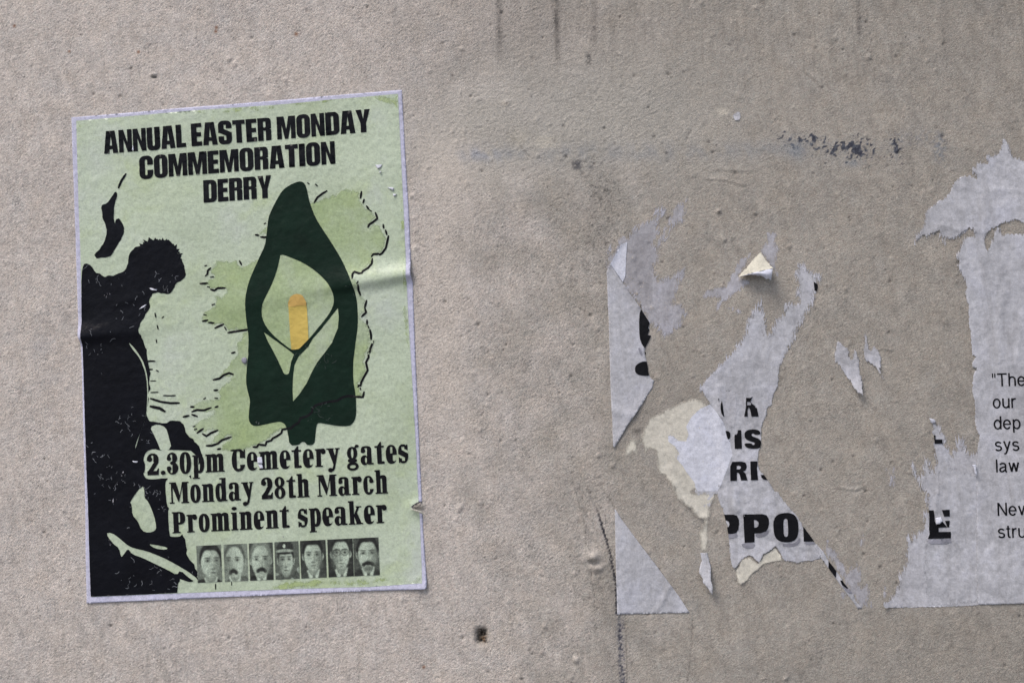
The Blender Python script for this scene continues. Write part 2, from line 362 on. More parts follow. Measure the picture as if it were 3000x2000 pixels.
def ink_mat(name, col, rough=.42, flecks=.0, paper=(.5, .55, .5), wr=.5, var=.25):
    m, nt, b, out = new_mat(name)
    co = N(nt, 'ShaderNodeTexCoord').outputs['Object']
    n1 = noise(nt, 45, 4, .6, co); n2 = noise(nt, 260, 4, .65, co, .6)
    c = mixc(nt, 'MULTIPLY', 1.0, col, ramp(nt, n1, [(.3, g(1 - var)), (.7, g(1 + var))]))
    if flecks:
        n3 = noise(nt, 420, 4, .8, co, 1.6); n4 = noise(nt, 34, 2, .5, co)
        k = N(nt, 'ShaderNodeMath', operation='MULTIPLY_ADD'); nt.links.new(n4, k.inputs[0]); k.inputs[1].default_value = 1.1; nt.links.new(n3, k.inputs[2])
        c = mixc(nt, 'MIX', ramp(nt, k.outputs[0], [(1.19 - flecks, g(0)), (1.31 - flecks, g(.6))]), c, paper)  # pale flecks: worn ink, plus glints on wrinkles painted as colour
    nt.links.new(c, b.inputs['Base Color']); b.inputs['Roughness'].default_value = rough
    b.inputs['Specular IOR Level'].default_value = .11
    bump(nt, b, n2, wr, .0009)
    return m
def green_mat(name, stops, yellow=.5, var=1.0, fray=0):
    """mottled grunge print"""
    m, nt, b, out = new_mat(name)
    co = N(nt, 'ShaderNodeTexCoord').outputs['Object']
    n1 = noise(nt, 11, 6, .62, co, .3); n2 = noise(nt, 26, 5, .65, co, .5); n3 = noise(nt, 420, 4, .7, co); n4 = noise(nt, 1100, 2, .6, co)
    c = ramp(nt, n1, stops)
    c = mixc(nt, 'MIX', ramp(nt, n2, [(.54, g(0)), (.72, g(yellow))]), c, (.43, .53, .22))
    c = mixc(nt, 'MULTIPLY', 1.0, c, ramp(nt, n3, [(.28, g(.80)), (.5, g(1.0)), (.75, g(1.13))]))
    c = mixc(nt, 'MULTIPLY', 1.0, c, ramp(nt, n4, [(.3, g(.9)), (.7, g(1.08))]))
    n5 = noise(nt, 70, 4, .7, co)
    c = mixc(nt, 'MIX', ramp(nt, n5, [(.66, g(0)), (.80, g(.45))]), c, (.22, .24, .2))
    nt.links.new(c, b.inputs['Base Color']); b.inputs['Roughness'].default_value = .42
    b.inputs['Specular IOR Level'].default_value = .5
    bump(nt, b, n3, .45, .0008)
    if fray: add_fray(nt, b, out, co, fray, (60, 60, 60), 0, 5.0, .2, 1.1)
    return m
def portrait_mat(name, dark, light, lo, hi):
    m, nt, b, out = new_mat(name)
    co = N(nt, 'ShaderNodeTexCoord').outputs['Object']
    n = noise(nt, 900, 3, .7, co); n2 = noise(nt, 160, 3, .6, co)
    s = N(nt, 'ShaderNodeMath', operation='MULTIPLY_ADD'); nt.links.new(n2, s.inputs[0]); s.inputs[1].default_value = .8; nt.links.new(n, s.inputs[2])
    nt.links.new(ramp(nt, s.outputs[0], [(lo, dark), (hi, light)]), b.inputs['Base Color'])
    b.inputs['Roughness'].default_value = .55
    return m

M = dict(
    wall=wall_mat(),
    paper=paper_mat('white_poster_paper', (.49, .493, .53)),
    border=paper_mat('poster_border_paper', (.55, .55, .69), streak=False, var=.05),
    feather=paper_mat('feathered_poster_paper', (.49, .493, .53), var=.15, fray=1.0),
    thin=paper_mat('wet_paper', (.48, .48, .515), var=.10, fray=1.0),
    skin=paper_mat('torn_paper_skin', (.495, .488, .528), var=.14, fray=.80),
    fibre=paper_mat('torn_paper_fibre', (.54, .54, .585), var=.05, streak=False),
    bright=paper_mat('fresh_torn_paper', (.64, .655, .735), var=.06, streak=False),
    cream=paper_mat('yellowed_underpaper', (.63, .60, .525), var=.08, tintc=(1, 1, .98), fray=1.0, streak=False, soft=True),
    cream_flap=paper_mat('yellowed_paper_back', (.56, .54, .46), var=.10, tintc=(1, 1, .98), streak=False),
    green=green_mat('pale_green_print', [(.30, (.40, .475, .32)), (.45, (.47, .55, .41)), (.56, (.495, .575, .44)), (.70, (.51, .57, .495))], .34),
    mapgreen=green_mat('map_green_print', [(.30, (.31, .41, .185)), (.5, (.39, .49, .27)), (.70, (.48, .56, .42))], .5, fray=.9),
    edgegreen=green_mat('yellow_green_print', [(.30, (.36, .46, .18)), (.5, (.44, .54, .27)), (.70, (.50, .58, .40))], .6, fray=.85),
    halo=green_mat('plain_green_print', [(.3, (.50, .58, .44)), (.7, (.55, .61, .48))], .1),
    black=ink_mat('black_ink', (.006, .0065, .009), .30, .10, (.30, .34, .36), .55),
    solid=ink_mat('black_print_ink', (.007, .007, .009), .5, .0),
    figure=ink_mat('figure_black_ink', (.005, .0056, .009), .30, .07, (.32, .35, .38), .5),
    lily=ink_mat('dark_green_ink', (.006, .019, .012), .45, .035, (.12, .16, .13), .4),
    gold=ink_mat('golden_ink', (.60, .45, .12), .55, .0, var=.12),
    gold2=ink_mat('amber_ink', (.58, .38, .12), .55, .0, var=.12),
    grey=ink_mat('grey_shadow_ink', (.25, .25, .29), .7, .0, var=.35),
    photo=portrait_mat('halftone_dark', (.008, .012, .009), (.07, .09, .07), .6, 1.15),
    shade=portrait_mat('halftone_mid', (.05, .065, .05), (.21, .26, .20), .62, 1.05),
    face=portrait_mat('halftone_light', (.22, .27, .21), (.41, .49, .39), .55, .95),
    fibre_skin=paper_mat('torn_skin_fibre', (.47, .465, .51), var=.05, streak=False),
    crack=ink_mat('cracked_ink_edge', (.22, .235, .26), .45, .0),
    crackd=ink_mat('scuffed_ink', (.06, .075, .07), .5, .0),
    ground=None)
def ground_mat():
    m, nt, b, out = new_mat('pavement_concrete')
    co = N(nt, 'ShaderNodeTexCoord').outputs['Object']
    nt.links.new(ramp(nt, noise(nt, 6, 6, .65, co), [(.3, g(.16)), (.7, g(.24))]), b.inputs['Base Color']); b.inputs['Roughness'].default_value = .9
    return m
M['ground'] = ground_mat()
def print_mat():
    m, nt, b, out = new_mat('halftone_print')
    at = N(nt, 'ShaderNodeAttribute', attribute_name='Col'); co = N(nt, 'ShaderNodeTexCoord').outputs['Object']
    c = mixc(nt, 'MULTIPLY', 1.0, at.outputs['Color'], ramp(nt, noise(nt, 1100, 3, .7, co), [(.3, g(.62)), (.5, g(1.0)), (.7, g(1.3))]))
    nt.links.new(c, b.inputs['Base Color']); b.inputs['Roughness'].default_value = .5
    return m
M['print'] = print_mat()

# ------------------------------------------------------------------ wall mesh: fine in the middle, coarse around
def label(o, lab, cat, group=None, kind=None):
    o['label'] = lab; o['category'] = cat
    if group: o['group'] = group
    if kind: o['kind'] = kind
def build_wall():
    xl = np.concatenate([np.linspace(-3.0, X0, 22)[:-1], GX, np.linspace(X1, 3.0, 22)[1:]])
    zl = np.concatenate([np.linspace(-0.05, Z0, 14)[:-1], GZ, np.linspace(Z1, 3.2, 14)[1:]])
    nx, nz = len(xl), len(zl); ox, oz = 21, 13
    h = np.zeros((nz, nx)); h[oz:oz + NZ, ox:ox + NX] = H
    c = np.ones((nz, nx, 4)); 
    jj = np.clip(np.arange(nz) - oz, 0, NZ - 1); ii = np.clip(np.arange(nx) - ox, 0, NX - 1)
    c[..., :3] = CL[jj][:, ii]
    sm = blur(CL[..., 0], .05), blur(CL[..., 1], .05), blur(CL[..., 2], .05)
    out = np.ones((nz, nx), bool); out[oz:oz + NZ, ox:ox + NX] = False
    for k in range(3): c[..., k][out] = sm[k][jj][:, ii][out]
    xx, zz = np.meshgrid(xl, zl)
    v = np.stack([xx, -h, zz], -1).reshape(-1, 3)
    nv = nx * nz
    v = np.concatenate([v, [[-3, .22, -.05], [3, .22, -.05], [3, .22, 3.2], [-3, .22, 3.2]]])
    idx = np.arange(nv).reshape(nz, nx)
    quads = np.stack([idx[:-1, :-1], idx[:-1, 1:], idx[1:, 1:], idx[1:, :-1]], -1).reshape(-1, 4)
    side = [list(idx[0, ::-1]) + [nv, nv + 1], list(idx[:, -1][::-1]) + [nv + 1, nv + 2], list(idx[-1, :]) + [nv + 2, nv + 3], list(idx[:, 0]) + [nv + 3, nv], [nv + 1, nv, nv + 3, nv + 2]]
    loops = np.concatenate([quads.reshape(-1)] + [np.array(s) for s in side])
    cnt = np.concatenate([np.full(len(quads), 4), [len(s) for s in side]])
    me = bpy.data.meshes.new('painted_wall')
    me.vertices.add(len(v)); me.vertices.foreach_set('co', v.astype(np.float32).ravel())
    me.loops.add(len(loops)); me.loops.foreach_set('vertex_index', loops.astype(np.int32))
    me.polygons.add(len(cnt)); me.polygons.foreach_set('loop_start', np.concatenate([[0], np.cumsum(cnt)[:-1]]).astype(np.int32))
    sm_ = np.ones(len(cnt), bool); sm_[-5:] = False
    me.polygons.foreach_set('use_smooth', sm_)
    me.update(calc_edges=True)
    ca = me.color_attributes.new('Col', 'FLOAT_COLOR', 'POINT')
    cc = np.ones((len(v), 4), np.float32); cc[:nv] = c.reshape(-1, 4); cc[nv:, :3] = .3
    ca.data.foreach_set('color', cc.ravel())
    me.materials.append(M['wall'])
    o = bpy.data.objects.new('painted_wall', me); COL.objects.link(o)
    label(o, 'rough rendered painted wall, beige to grey, with cracks, drips and dark paint flecks', 'wall')
build_wall()

gm = bpy.data.meshes.new('pavement')
gm.from_pydata([(-60, -60, 0), (60, -60, 0), (60, 60, 0), (-60, 60, 0)], [], [(0, 1, 2, 3)]); gm.materials.append(M['ground'])
go = bpy.data.objects.new('pavement', gm); COL.objects.link(go); go['kind'] = 'structure'

# ------------------------------------------------------------------ sheets laid on the wall
def inside(poly, p):
    x, y = p[:, 0], p[:, 1]; a = poly; b = np.roll(poly, -1, 0); r = np.zeros(len(p), bool)
    for (x0, y0), (x1, y1) in zip(a, b):
        if y0 == y1: continue
        r ^= ((y0 > y) != (y1 > y)) & (x < (x1 - x0) * (y - y0) / (y1 - y0) + x0)
    return r
def painted(ops, p):
    r = np.zeros(len(p), bool)
    for s, poly in ops:
        lo, hi = poly.min(0), poly.max(0)
        m = np.where((p[:, 0] >= lo[0]) & (p[:, 0] <= hi[0]) & (p[:, 1] >= lo[1]) & (p[:, 1] <= hi[1]))[0]
        if len(m) == 0: continue
        k = m[inside(poly, p[m])]; r[k] = s > 0
    return r
def resample(poly, step, closed=True):
    out = []; n = len(poly)
    for i in range(n if closed else n - 1):
        a, b = poly[i], poly[(i + 1) % n]; k = max(1, int(math.ceil(np.linalg.norm(b - a) / step)))
        out += [a + (b - a) * t / k for t in range(k)]
    if not closed: out.append(poly[-1])
    return np.array(out)
def jag(poly, amp=.0005, step=.0011, seed=0, keep=None):
    """ragged torn edge: fractal wobble along the outline; keep(x, z) -> True where the edge stays cut straight"""
    p = resample(poly, step); n = len(p); r = np.random.default_rng(seed + n)
    d = np.zeros(n); t = np.arange(n) / n
    for k, a in ((n / 3, .55), (n / 7, .8), (n / 18, .8), (n / 45, .7)):
        k = max(2, int(k)); v = r.standard_normal(k); d += a * np.interp(t * k, np.arange(k + 1), np.append(v, v[0]))
    tan = np.roll(p, -1, 0) - np.roll(p, 1, 0); tan /= np.linalg.norm(tan, axis=1)[:, None] + 1e-12
    if keep is not None: d *= ~keep(p[:, 0], p[:, 1])
    return p + np.stack([tan[:, 1], -tan[:, 0]], 1) * d[:, None] * amp
def smooth(poly, it=2):
    for _ in range(it):
        q = np.roll(poly, -1, 0); poly = np.stack([poly * .75 + q * .25, poly * .25 + q * .75], 1).reshape(-1, 2)
    return poly
def hole_clip(ops, clips): return ops + [(-1, c) for c in clips]

def empty(name, xz, lab, cat, group=None, y=0.0):
    o = bpy.data.objects.new(name, None); COL.objects.link(o); o.location = (xz[0], y, xz[1]); o.empty_display_size = .02
    label(o, lab, cat, group); return o
def mesh_obj(name, V, Fc, mat, parent=None, smooth_=True, edge=None):
    V = np.asarray(V, float)
    if parent is not None:
        L = np.array(parent.location); q = parent.parent
        while q is not None: L = L + np.array(q.location); q = q.parent
    else:
        L = V.mean(0)
    me = bpy.data.meshes.new(name); me.from_pydata((V - L).tolist(), [], [list(map(int, f)) for f in Fc])
    if smooth_: me.polygons.foreach_set('use_smooth', np.ones(len(me.polygons), bool))
    if edge is not None:
        a = me.attributes.new('edge', 'FLOAT', 'POINT'); a.data.foreach_set('value', np.asarray(edge, np.float32))
    me.materials.append(mat); me.update()
    o = bpy.data.objects.new(name, me); COL.objects.link(o)
    if parent is not None: o.parent = parent
    else: o.location = L
    return o
def tri_fill(ops, step, grid=True, clip=None):
    vs, es = [], []
    for s, poly in ops + ([(1, c) for c in clip] if clip else []):
        p = resample(poly, step); k = len(vs); n = len(p)
        vs += p.tolist(); es += [(k + i, k + (i + 1) % n) for i in range(n)]
    pos = [p for s, p in ops if s > 0]; lo = np.min([p.min(0) for p in pos], 0); hi = np.max([p.max(0) for p in pos], 0)
    if grid:
        gx, gz = np.meshgrid(np.arange(lo[0], hi[0], step), np.arange(lo[1], hi[1], step * .87)); gx[1::2] += step * .5
        q = np.stack([gx.ravel(), gz.ravel()], 1); q += np.random.default_rng(1).uniform(-.1, .1, q.shape) * step
        vs += q[painted(ops, q)].tolist()
    v2, e2, f2, *_ = delaunay_2d_cdt([Vector(p) for p in vs], es, [], 0, 1e-7)
    v2 = np.array([(p[0], p[1]) for p in v2]); f2 = np.array([f for f in f2 if len(f) == 3])
    c = v2[f2].mean(1); keep = painted(ops, c)
    if clip:
        k2 = np.zeros(len(c), bool)
        for q in clip: k2 |= inside(q, c)
        keep &= k2
    a = v2[f2]; ar = np.abs(np.cross(a[:, 1] - a[:, 0], a[:, 2] - a[:, 0])); keep &= ar > 1e-12
    f2 = f2[keep]; used, inv = np.unique(f2, return_inverse=True)
    return v2[used], inv.reshape(-1, 3)
def sheet(name, ops, hf, off, mat, parent=None, step=.0022, skirt=0.0, fray=None, clip=None, grid=True, curl=None):
    """a thin layer that follows the height function hf; skirt gives it a visible torn or cut edge"""
    if isinstance(ops, np.ndarray): ops = [(1, ops)]
    v, f = tri_fill(ops, step, grid, clip)
    if len(f) == 0: return None
    h = hf(v[:, 0], v[:, 1]) + off
    if curl is not None: h = h + curl(v[:, 0], v[:, 1])
    V = np.stack([v[:, 0], -h, v[:, 1]], 1)
    # faces towards -y
    a = V[f]; nrm = np.cross(a[:, 1] - a[:, 0], a[:, 2] - a[:, 0])[:, 1]; f[nrm > 0] = f[nrm > 0][:, ::-1]
    F = [tuple(t) for t in f]; edge = None
    E = np.concatenate([f[:, [0, 1]], f[:, [1, 2]], f[:, [2, 0]]]); key = np.sort(E, 1)
    u, ix, ct = np.unique(key, axis=0, return_index=True, return_counts=True)
    B = E[ix[ct == 1]]
    if fray:
        bp = v[np.unique(B)]; d = np.full(len(v), 9.0)
        for s in range(0, len(bp), 400):
            d = np.minimum(d, np.hypot(v[:, None, 0] - bp[None, s:s + 400, 0], v[:, None, 1] - bp[None, s:s + 400, 1]).min(1))
        edge = np.clip(d / (fray(v[:, 0], v[:, 1]) if callable(fray) else fray), 0, 1)
    if skirt:
        bv = np.unique(B); mp = {b: len(V) + i for i, b in enumerate(bv)}
        lowv = V[bv].copy(); lowv[:, 1] += skirt
        V = np.concatenate([V, lowv]); F += [(b, a_, mp[a_], mp[b]) for a_, b in B]
        if edge is not None: edge = np.concatenate([edge, edge[bv]])
    return mesh_obj(name, V, F, mat, parent, True, edge)
def stroke(pts, w, cap=True):
    """outline of a thick polyline (wall coordinates)"""
    p = resample(np.asarray(pts), w * 1.2, False) if len(pts) > 1 else pts
    t = np.gradient(p, axis=0); t /= np.linalg.norm(t, axis=1)[:, None] + 1e-12; n = np.stack([-t[:, 1], t[:, 0]], 1)
    ww = np.full(len(p), w / 2)
    if cap: ww[0] *= .55; ww[-1] *= .55; p[0] -= t[0] * w * .35; p[-1] += t[-1] * w * .35
    return np.concatenate([p + n * ww[:, None], (p - n * ww[:, None])[::-1]])
def fringe(polys, parent, hf, off, n=1.0, length=(.0008, .0045), lean=(.15, 1.0), seed=0, keep=None, mat='fibre'):
    """loose paper fibres along a torn edge: thin slivers that reach out over the wall"""
    r = np.random.default_rng(seed); V = []; Fc = []
    for poly in polys:
        p = resample(poly, .00075); t = np.roll(p, -1, 0) - np.roll(p, 1, 0); t /= np.linalg.norm(t, axis=1)[:, None] + 1e-12
        nn = np.stack([t[:, 1], -t[:, 0]], 1); q = p + nn * .0004
        nn[inside(poly, q)] *= -1
        for a, d in zip(p, nn):
            if r.random() > n * .34 or (keep is not None and not keep(a[0], a[1])): continue
            L = r.uniform(*length) * (r.random() ** 1.2 + .25); w = r.uniform(.00022, .0006)
            al = d @ np.array(lean)
            if abs(al) < .25: continue
            dd = d * r.uniform(.05, .4) + np.array(lean) * np.sign(al) + r.normal(0, .10, 2)
            dd /= np.linalg.norm(dd); s = np.array([-dd[1], dd[0]]) * w; b0 = a - dd * r.uniform(.002, .0042) - d * .0006
            pts = np.array([b0 - s, b0 + s, a + dd * L]); h = hf(pts[:, 0], pts[:, 1]) + off
            k = len(V); V += [(x, -y, z) for (x, z), y in zip(pts, h)]
            tri_ = (k, k + 1, k + 2)
            if np.cross(pts[1] - pts[0], pts[2] - pts[0]) < 0: tri_ = (k, k + 2, k + 1)
            Fc.append(tri_)
    o = mesh_obj('torn_fibres', V, Fc, M[mat], parent, False); o['kind'] = 'stuff'; return o
def cracks(name, region, count, parent, hf, off, mat, seed, length=(.002, .009), w=.00028):
    """short pale crease cracks scattered over an inked area"""
    r = np.random.default_rng(seed); lo = np.min([p.min(0) for s, p in region if s > 0], 0); hi = np.max([p.max(0) for s, p in region if s > 0], 0); V = []; Fc = []
    cl = r.uniform(lo, hi, (max(6, count // 6), 2)); n = 0
    for _ in range(count * 30):
        if n >= count: break
        c = cl[r.integers(len(cl))] + r.normal(0, .007, 2)
        a = r.uniform(0, math.pi); L = r.uniform(*length) * r.random() ** .7; k0 = 7; pts = [c]
        for i in range(k0 - 1):
            a += r.normal(0, .45); pts.append(pts[-1] + np.array([math.cos(a), math.sin(a)]) * L / k0)
        pts = np.array(pts)
        if not painted(region, pts).all(): continue
        st_ = stroke(pts, w * r.uniform(.5, 1.4)); m = len(st_) // 2; h = hf(st_[:, 0], st_[:, 1]) + off; k = len(V)
        V += [(x, -y, z) for (x, z), y in zip(st_, h)]
        for i in range(m - 1):
            Fc.append((k + i, k + 2 * m - 1 - i, k + 2 * m - 2 - i, k + i + 1))
        n += 1
    o = mesh_obj(name, V, Fc, M[mat], parent, False); o['kind'] = 'stuff'; return o
def hp(x, z): return sample(PAPER, x, z)
def hs(x, z): return sample(SKIN, x, z)

# ------------------------------------------------------------------ letter shapes (painter's lists of add / cut polygons, cap height 1)
def R_(x0, y0, x1, y1, s=1): return (s, np.array([(x0, y0), (x1, y0), (x1, y1), (x0, y1)], float))
def RR(x0, y0, x1, y1, r, s=1, n=6, corners='abcd'):
    r = min(r, (x1 - x0) / 2 - 1e-4, (y1 - y0) / 2 - 1e-4); p = []
    for k, cx, cy, a0 in (('a', x1 - r, y0 + r, -90), ('b', x1 - r, y1 - r, 0), ('c', x0 + r, y1 - r, 90), ('d', x0 + r, y0 + r, 180)):
        if k in corners: p += [(cx + r * math.cos(math.radians(a0 + 90 * i / n)), cy + r * math.sin(math.radians(a0 + 90 * i / n))) for i in range(n + 1)]
        else: p.append({'a': (x1, y0), 'b': (x1, y1), 'c': (x0, y1), 'd': (x0, y0)}[k])
    return (s, np.array(p))
def EL(cx, cy, rx, ry, s=1, n=28, pw=1.0):
    t = np.arange(n) * 2 * math.pi / n; c, d = np.cos(t), np.sin(t)
    return (s, np.stack([cx + rx * np.sign(c) * np.abs(c) ** pw, cy + ry * np.sign(d) * np.abs(d) ** pw], 1))
def PL(*p, s=1): return (s, np.array(p, float))
IMPACT = {
    'A': (.63, [PL((0, 0), (.12, 1), (.50, 1), (.63, 0), (.40, 0), (.385, .18), (.25, .18), (.235, 0)), PL((.268, .34), (.368, .34), (.318, .80), s=-1)]),
    'N': (.58, [PL((0, 0), (0, 1), (.21, 1), (.38, .42), (.38, 1), (.58, 1), (.58, 0), (.38, 0), (.20, .58), (.20, 0))]),
    'U': (.58, [RR(0, -.02, .58, 1, .2, corners='ad'), RR(.24, .17, .34, 1.1, .05, -1)]),
    'L': (.43, [PL((0, 0), (0, 1), (.24, 1), (.24, .18), (.43, .18), (.43, 0))]),
    'E': (.46, [R_(0, 0, .46, 1), R_(.24, .19, .6, .41, -1), R_(.24, .60, .6, .82, -1), R_(.43, .40, .6, .61, -1)]),
    'S': (.58, [RR(0, -.02, .58, 1.02, .21), PL((.24, .66), (.24, .84), (.34, .84), (.34, .67), (.62, .67), (.62, .50), (.54, .50), s=-1),
                PL((.34, .36), (.34, .16), (.24, .16), (.24, .34), (-.02, .34), (-.02, .50), (.04, .50), s=-1)]),
    'T': (.54, [R_(0, .81, .54, 1), R_(.15, 0, .39, .9)]),
    'R': (.59, [RR(0, 0, .58, 1, .16, corners='b'), R_(.24, -.1, .345, .44, -1), RR(.24, .58, .345, .84, .03, -1), PL((.7, .43), (.50, .50), (.7, .57), s=-1)]),
    'M': (.80, [PL((0, 0), (0, 1), (.30, 1), (.40, .42), (.50, 1), (.80, 1), (.80, 0), (.60, 0), (.60, .64), (.47, 0), (.33, 0), (.20, .64), (.20, 0))]),
    'O': (.59, [RR(0, -.02, .59, 1.02, .24), RR(.243, .15, .347, .85, .05, -1)]),
    'D': (.59, [RR(0, 0, .59, 1, .22, corners='ab'), RR(.24, .17, .345, .83, .04, -1)]),
    'C': (.59, [RR(0, -.02, .59, 1.02, .24), RR(.243, .15, .347, .85, .05, -1), R_(.345, .38, .7, .61, -1)]),
    'I': (.25, [R_(0, 0, .25, 1)]),
    'Y': (.60, [PL((0, 1), (.24, 1), (.31, .58), (.38, 1), (.61, 1), (.43, .40), (.43, 0), (.19, 0), (.19, .40))]),
}
X = .84
SERIF = {
    'n': (.51, [RR(.18, .3, .47, X + .02, .13), RR(.22, -.1, .29, .70, .03, -1), R_(.05, 0, .22, X), R_(0, X - .07, .14, X), R_(0, 0, .265, .06), R_(.29, 0, .47, .6), R_(.25, 0, .51, .06)]),
    'h': (.51, [RR(.18, .3, .47, X + .02, .13), RR(.22, -.1, .29, .70, .03, -1), R_(.05, 0, .22, 1.1), R_(0, 1.03, .14, 1.1), R_(0, 0, .265, .06), R_(.29, 0, .47, .6), R_(.25, 0, .51, .06)]),
    'm': (.76, [RR(.18, .3, .46, X + .02, .13), RR(.42, .3, .71, X + .02, .13), RR(.22, -.1, .285, .70, .03, -1), RR(.46, -.1, .525, .70, .03, -1), R_(.05, 0, .22, X), R_(0, X - .07, .14, X),
                R_(0, 0, .255, .06), R_(.285, 0, .46, .6), R_(.26, 0, .49, .06), R_(.525, 0, .71, .6), R_(.50, 0, .76, .06)]),
    'o': (.44, [EL(.22, X / 2, .22, X / 2 + .02, pw=.85), EL(.22, X / 2, .05, .33, -1)]),
    '0': (.46, [EL(.23, .5, .23, .52, pw=.85), EL(.23, .5, .05, .42, -1)]),
    'e': (.43, [EL(.215, X / 2, .215, X / 2 + .02, pw=.85), RR(.172, .46, .262, .77, .04, -1), PL((.262, .39), (.6, .39), (.6, .22), (.43, .22), (.38, .13), (.31, .09), (.262, .13), s=-1)]),
    'c': (.43, [EL(.215, X / 2, .215, X / 2 + .02, pw=.85), RR(.172, .10, .262, .77, .04, -1), R_(.262, .24, .6, .55, -1), EL(.335, .62, .09, .11)]),
    'C': (.55, [EL(.275, .5, .275, .53, pw=.85), RR(.20, .10, .33, .92, .06, -1), R_(.33, .28, .8, .60, -1), R_(.485, .58, .54, 1.0)]),
    'a': (.50, [RR(.02, .40, .43, X + .02, .15), RR(.165, .0, .26, .77, .03, -1), R_(-.1, .38, .165, .56, -1), EL(.10, .64, .09, .1), EL(.15, .21, .155, .23), EL(.205, .21, .04, .14, -1), R_(.255, .02, .43, .64), R_(.30, 0, .50, .07)]),
    'd': (.50, [EL(.2, X / 2, .2, X / 2 + .02, pw=.85), EL(.215, X / 2, .045, .32, -1), R_(.265, 0, .44, 1.1), R_(.18, 1.03, .40, 1.1), R_(.30, 0, .50, .06)]),
    'p': (.47, [EL(.27, X / 2, .2, X / 2 + .02, pw=.85), EL(.255, X / 2, .045, .32, -1), R_(.05, -.27, .22, X), R_(0, -.27, .28, -.21), R_(0, X - .07, .14, X)]),
    'r': (.42, [R_(.05, 0, .23, X), R_(0, X - .07, .14, X), R_(0, 0, .30, .06), RR(.21, .66, .40, X + .01, .08), EL(.325, .70, .095, .12)]),
    't': (.38, [PL((.09, .05), (.09, .80), (.22, 1.02), (.27, 1.02), (.27, .05)), R_(0, X - .08, .37, X), RR(.09, 0, .38, .12, .05)]),
    'y': (.49, [PL((.02, X), (.23, X), (.36, .26), (.27, -.02)), PL((.37, X), (.46, X), (.29, -.12), (.23, -.22), (.15, -.22), (.22, -.02)), R_(-.02, X - .055, .27, X), R_(.31, X - .055, .50, X), EL(.12, -.17, .1, .1)]),
    'g': (.47, [EL(.2, .56, .2, .30, pw=.9), EL(.2, .56, .05, .22, -1), R_(.30, .74, .36, .86), EL(.39, .88, .08, .07), RR(.02, .14, .38, .30, .08), EL(.21, -.05, .23, .2), EL(.21, -.06, .12, .08, -1)]),
    's': (.39, [EL(.19, X / 2, .195, X / 2 + .02, pw=.8), PL((.13, .60), (.13, .75), (.24, .75), (.25, .62), (.6, .62), (.6, .42), (.37, .43), s=-1), PL((.25, .25), (.25, .09), (.14, .09), (.13, .22), (-.2, .22), (-.2, .42), (.01, .41), s=-1),
                R_(.32, .58, .37, X), R_(.01, 0, .06, .26)]),
    'i': (.28, [R_(.05, 0, .23, X), R_(0, X - .07, .14, X), R_(0, 0, .28, .06), EL(.14, 1.02, .105, .085)]),
    'k': (.55, [PL((.2, .40), (.36, X), (.45, X), (.30, .42)), PL((.2, .44), (.33, .58), (.52, 0), (.32, 0)), R_(.30, X - .055, .52, X), R_(.29, 0, .56, .06), R_(.05, 0, .22, 1.1), R_(0, 1.03, .14, 1.1), R_(0, 0, .26, .06)]),
    'M': (.82, [R_(.07, 0, .135, 1), PL((.05, 1), (.28, 1), (.45, .32), (.38, .04)), PL((.38, .04), (.45, .32), (.60, 1), (.54, 1)), R_(.55, 0, .76, 1), R_(0, 0, .2, .06), R_(.49, 0, .82, .06), R_(0, .94, .2, 1), R_(.6, .94, .82, 1)]),
    'P': (.54, [RR(.05, .40, .53, 1, .22, corners='ab'), RR(.255, .50, .325, .92, .03, -1), R_(.05, 0, .255, 1), R_(0, 0, .33, .06), R_(0, .94, .2, 1)]),
    '2': (.49, [EL(.24, .73, .24, .29, pw=.9), RR(.165, .40, .26, .93, .04, -1), R_(-.1, .2, .165, .68, -1), PL((.0, .42), (.3, .42), (.3, .6), (0, .6), s=-1), EL(.115, .75, .1, .12),
                PL((.25, .56), (.48, .72), (.46, .56), (.24, .17), (.02, .17), (.14, .34)), PL((.01, 0), (.46, 0), (.485, .30), (.445, .30), (.39, .19), (.01, .19))]),
    '3': (.46, [EL(.22, .75, .205, .27), EL(.23, .28, .23, .30), RR(.14, .60, .225, .93, .03, -1), RR(.14, .06, .225, .45, .03, -1), R_(-.1, .36, .16, .66, -1), EL(.095, .73, .09, .1), EL(.095, .27, .09, .11), R_(.13, .495, .26, .56)]),
    '8': (.46, [EL(.23, .76, .205, .26), EL(.23, .27, .23, .29), EL(.23, .77, .055, .17, -1), EL(.23, .255, .065, .19, -1)]),
    '.': (.20, [EL(.1, .09, .1, .1)]),
}
def text_ops(txt, font, p0, p1, h_px, gap=.045, space=.20, grow=0.0):
    """letters from p0 to p1 (photo pixels of the base line), cap height in photo pixels; returns one op list per letter"""
    a, b = wall_xz(p0)[0], wall_xz(p1)[0]; d = b - a; L = np.linalg.norm(d); d /= L; up = np.array([-d[1], d[0]])
    cap = np.linalg.norm(wall_xz((p0[0], p0[1] - h_px))[0] - a)
    adv = [(space if ch == ' ' else font[ch][0] + gap) for ch in txt]; sx = L / (sum(adv) - gap); x = 0; out = []
    for ch, w in zip(txt, adv):
        if ch != ' ':
            out.append([(s, a + np.outer((x + q[:, 0]) * sx, d) + np.outer(q[:, 1] * cap, up)) for s, q in font[ch][1]])
        x += w
    return out
def merge(op_lists): return [op for l in op_lists for op in l]
def letters(name, lists, hf, off, mat, parent, clip=None):
    """each letter is a child piece of its line"""
    objs = []
    for l in lists:
        o = sheet(name, l, hf, off, mat, parent, step=.0016, clip=clip, grid=False)
        if o: objs.append(o)
    return objs

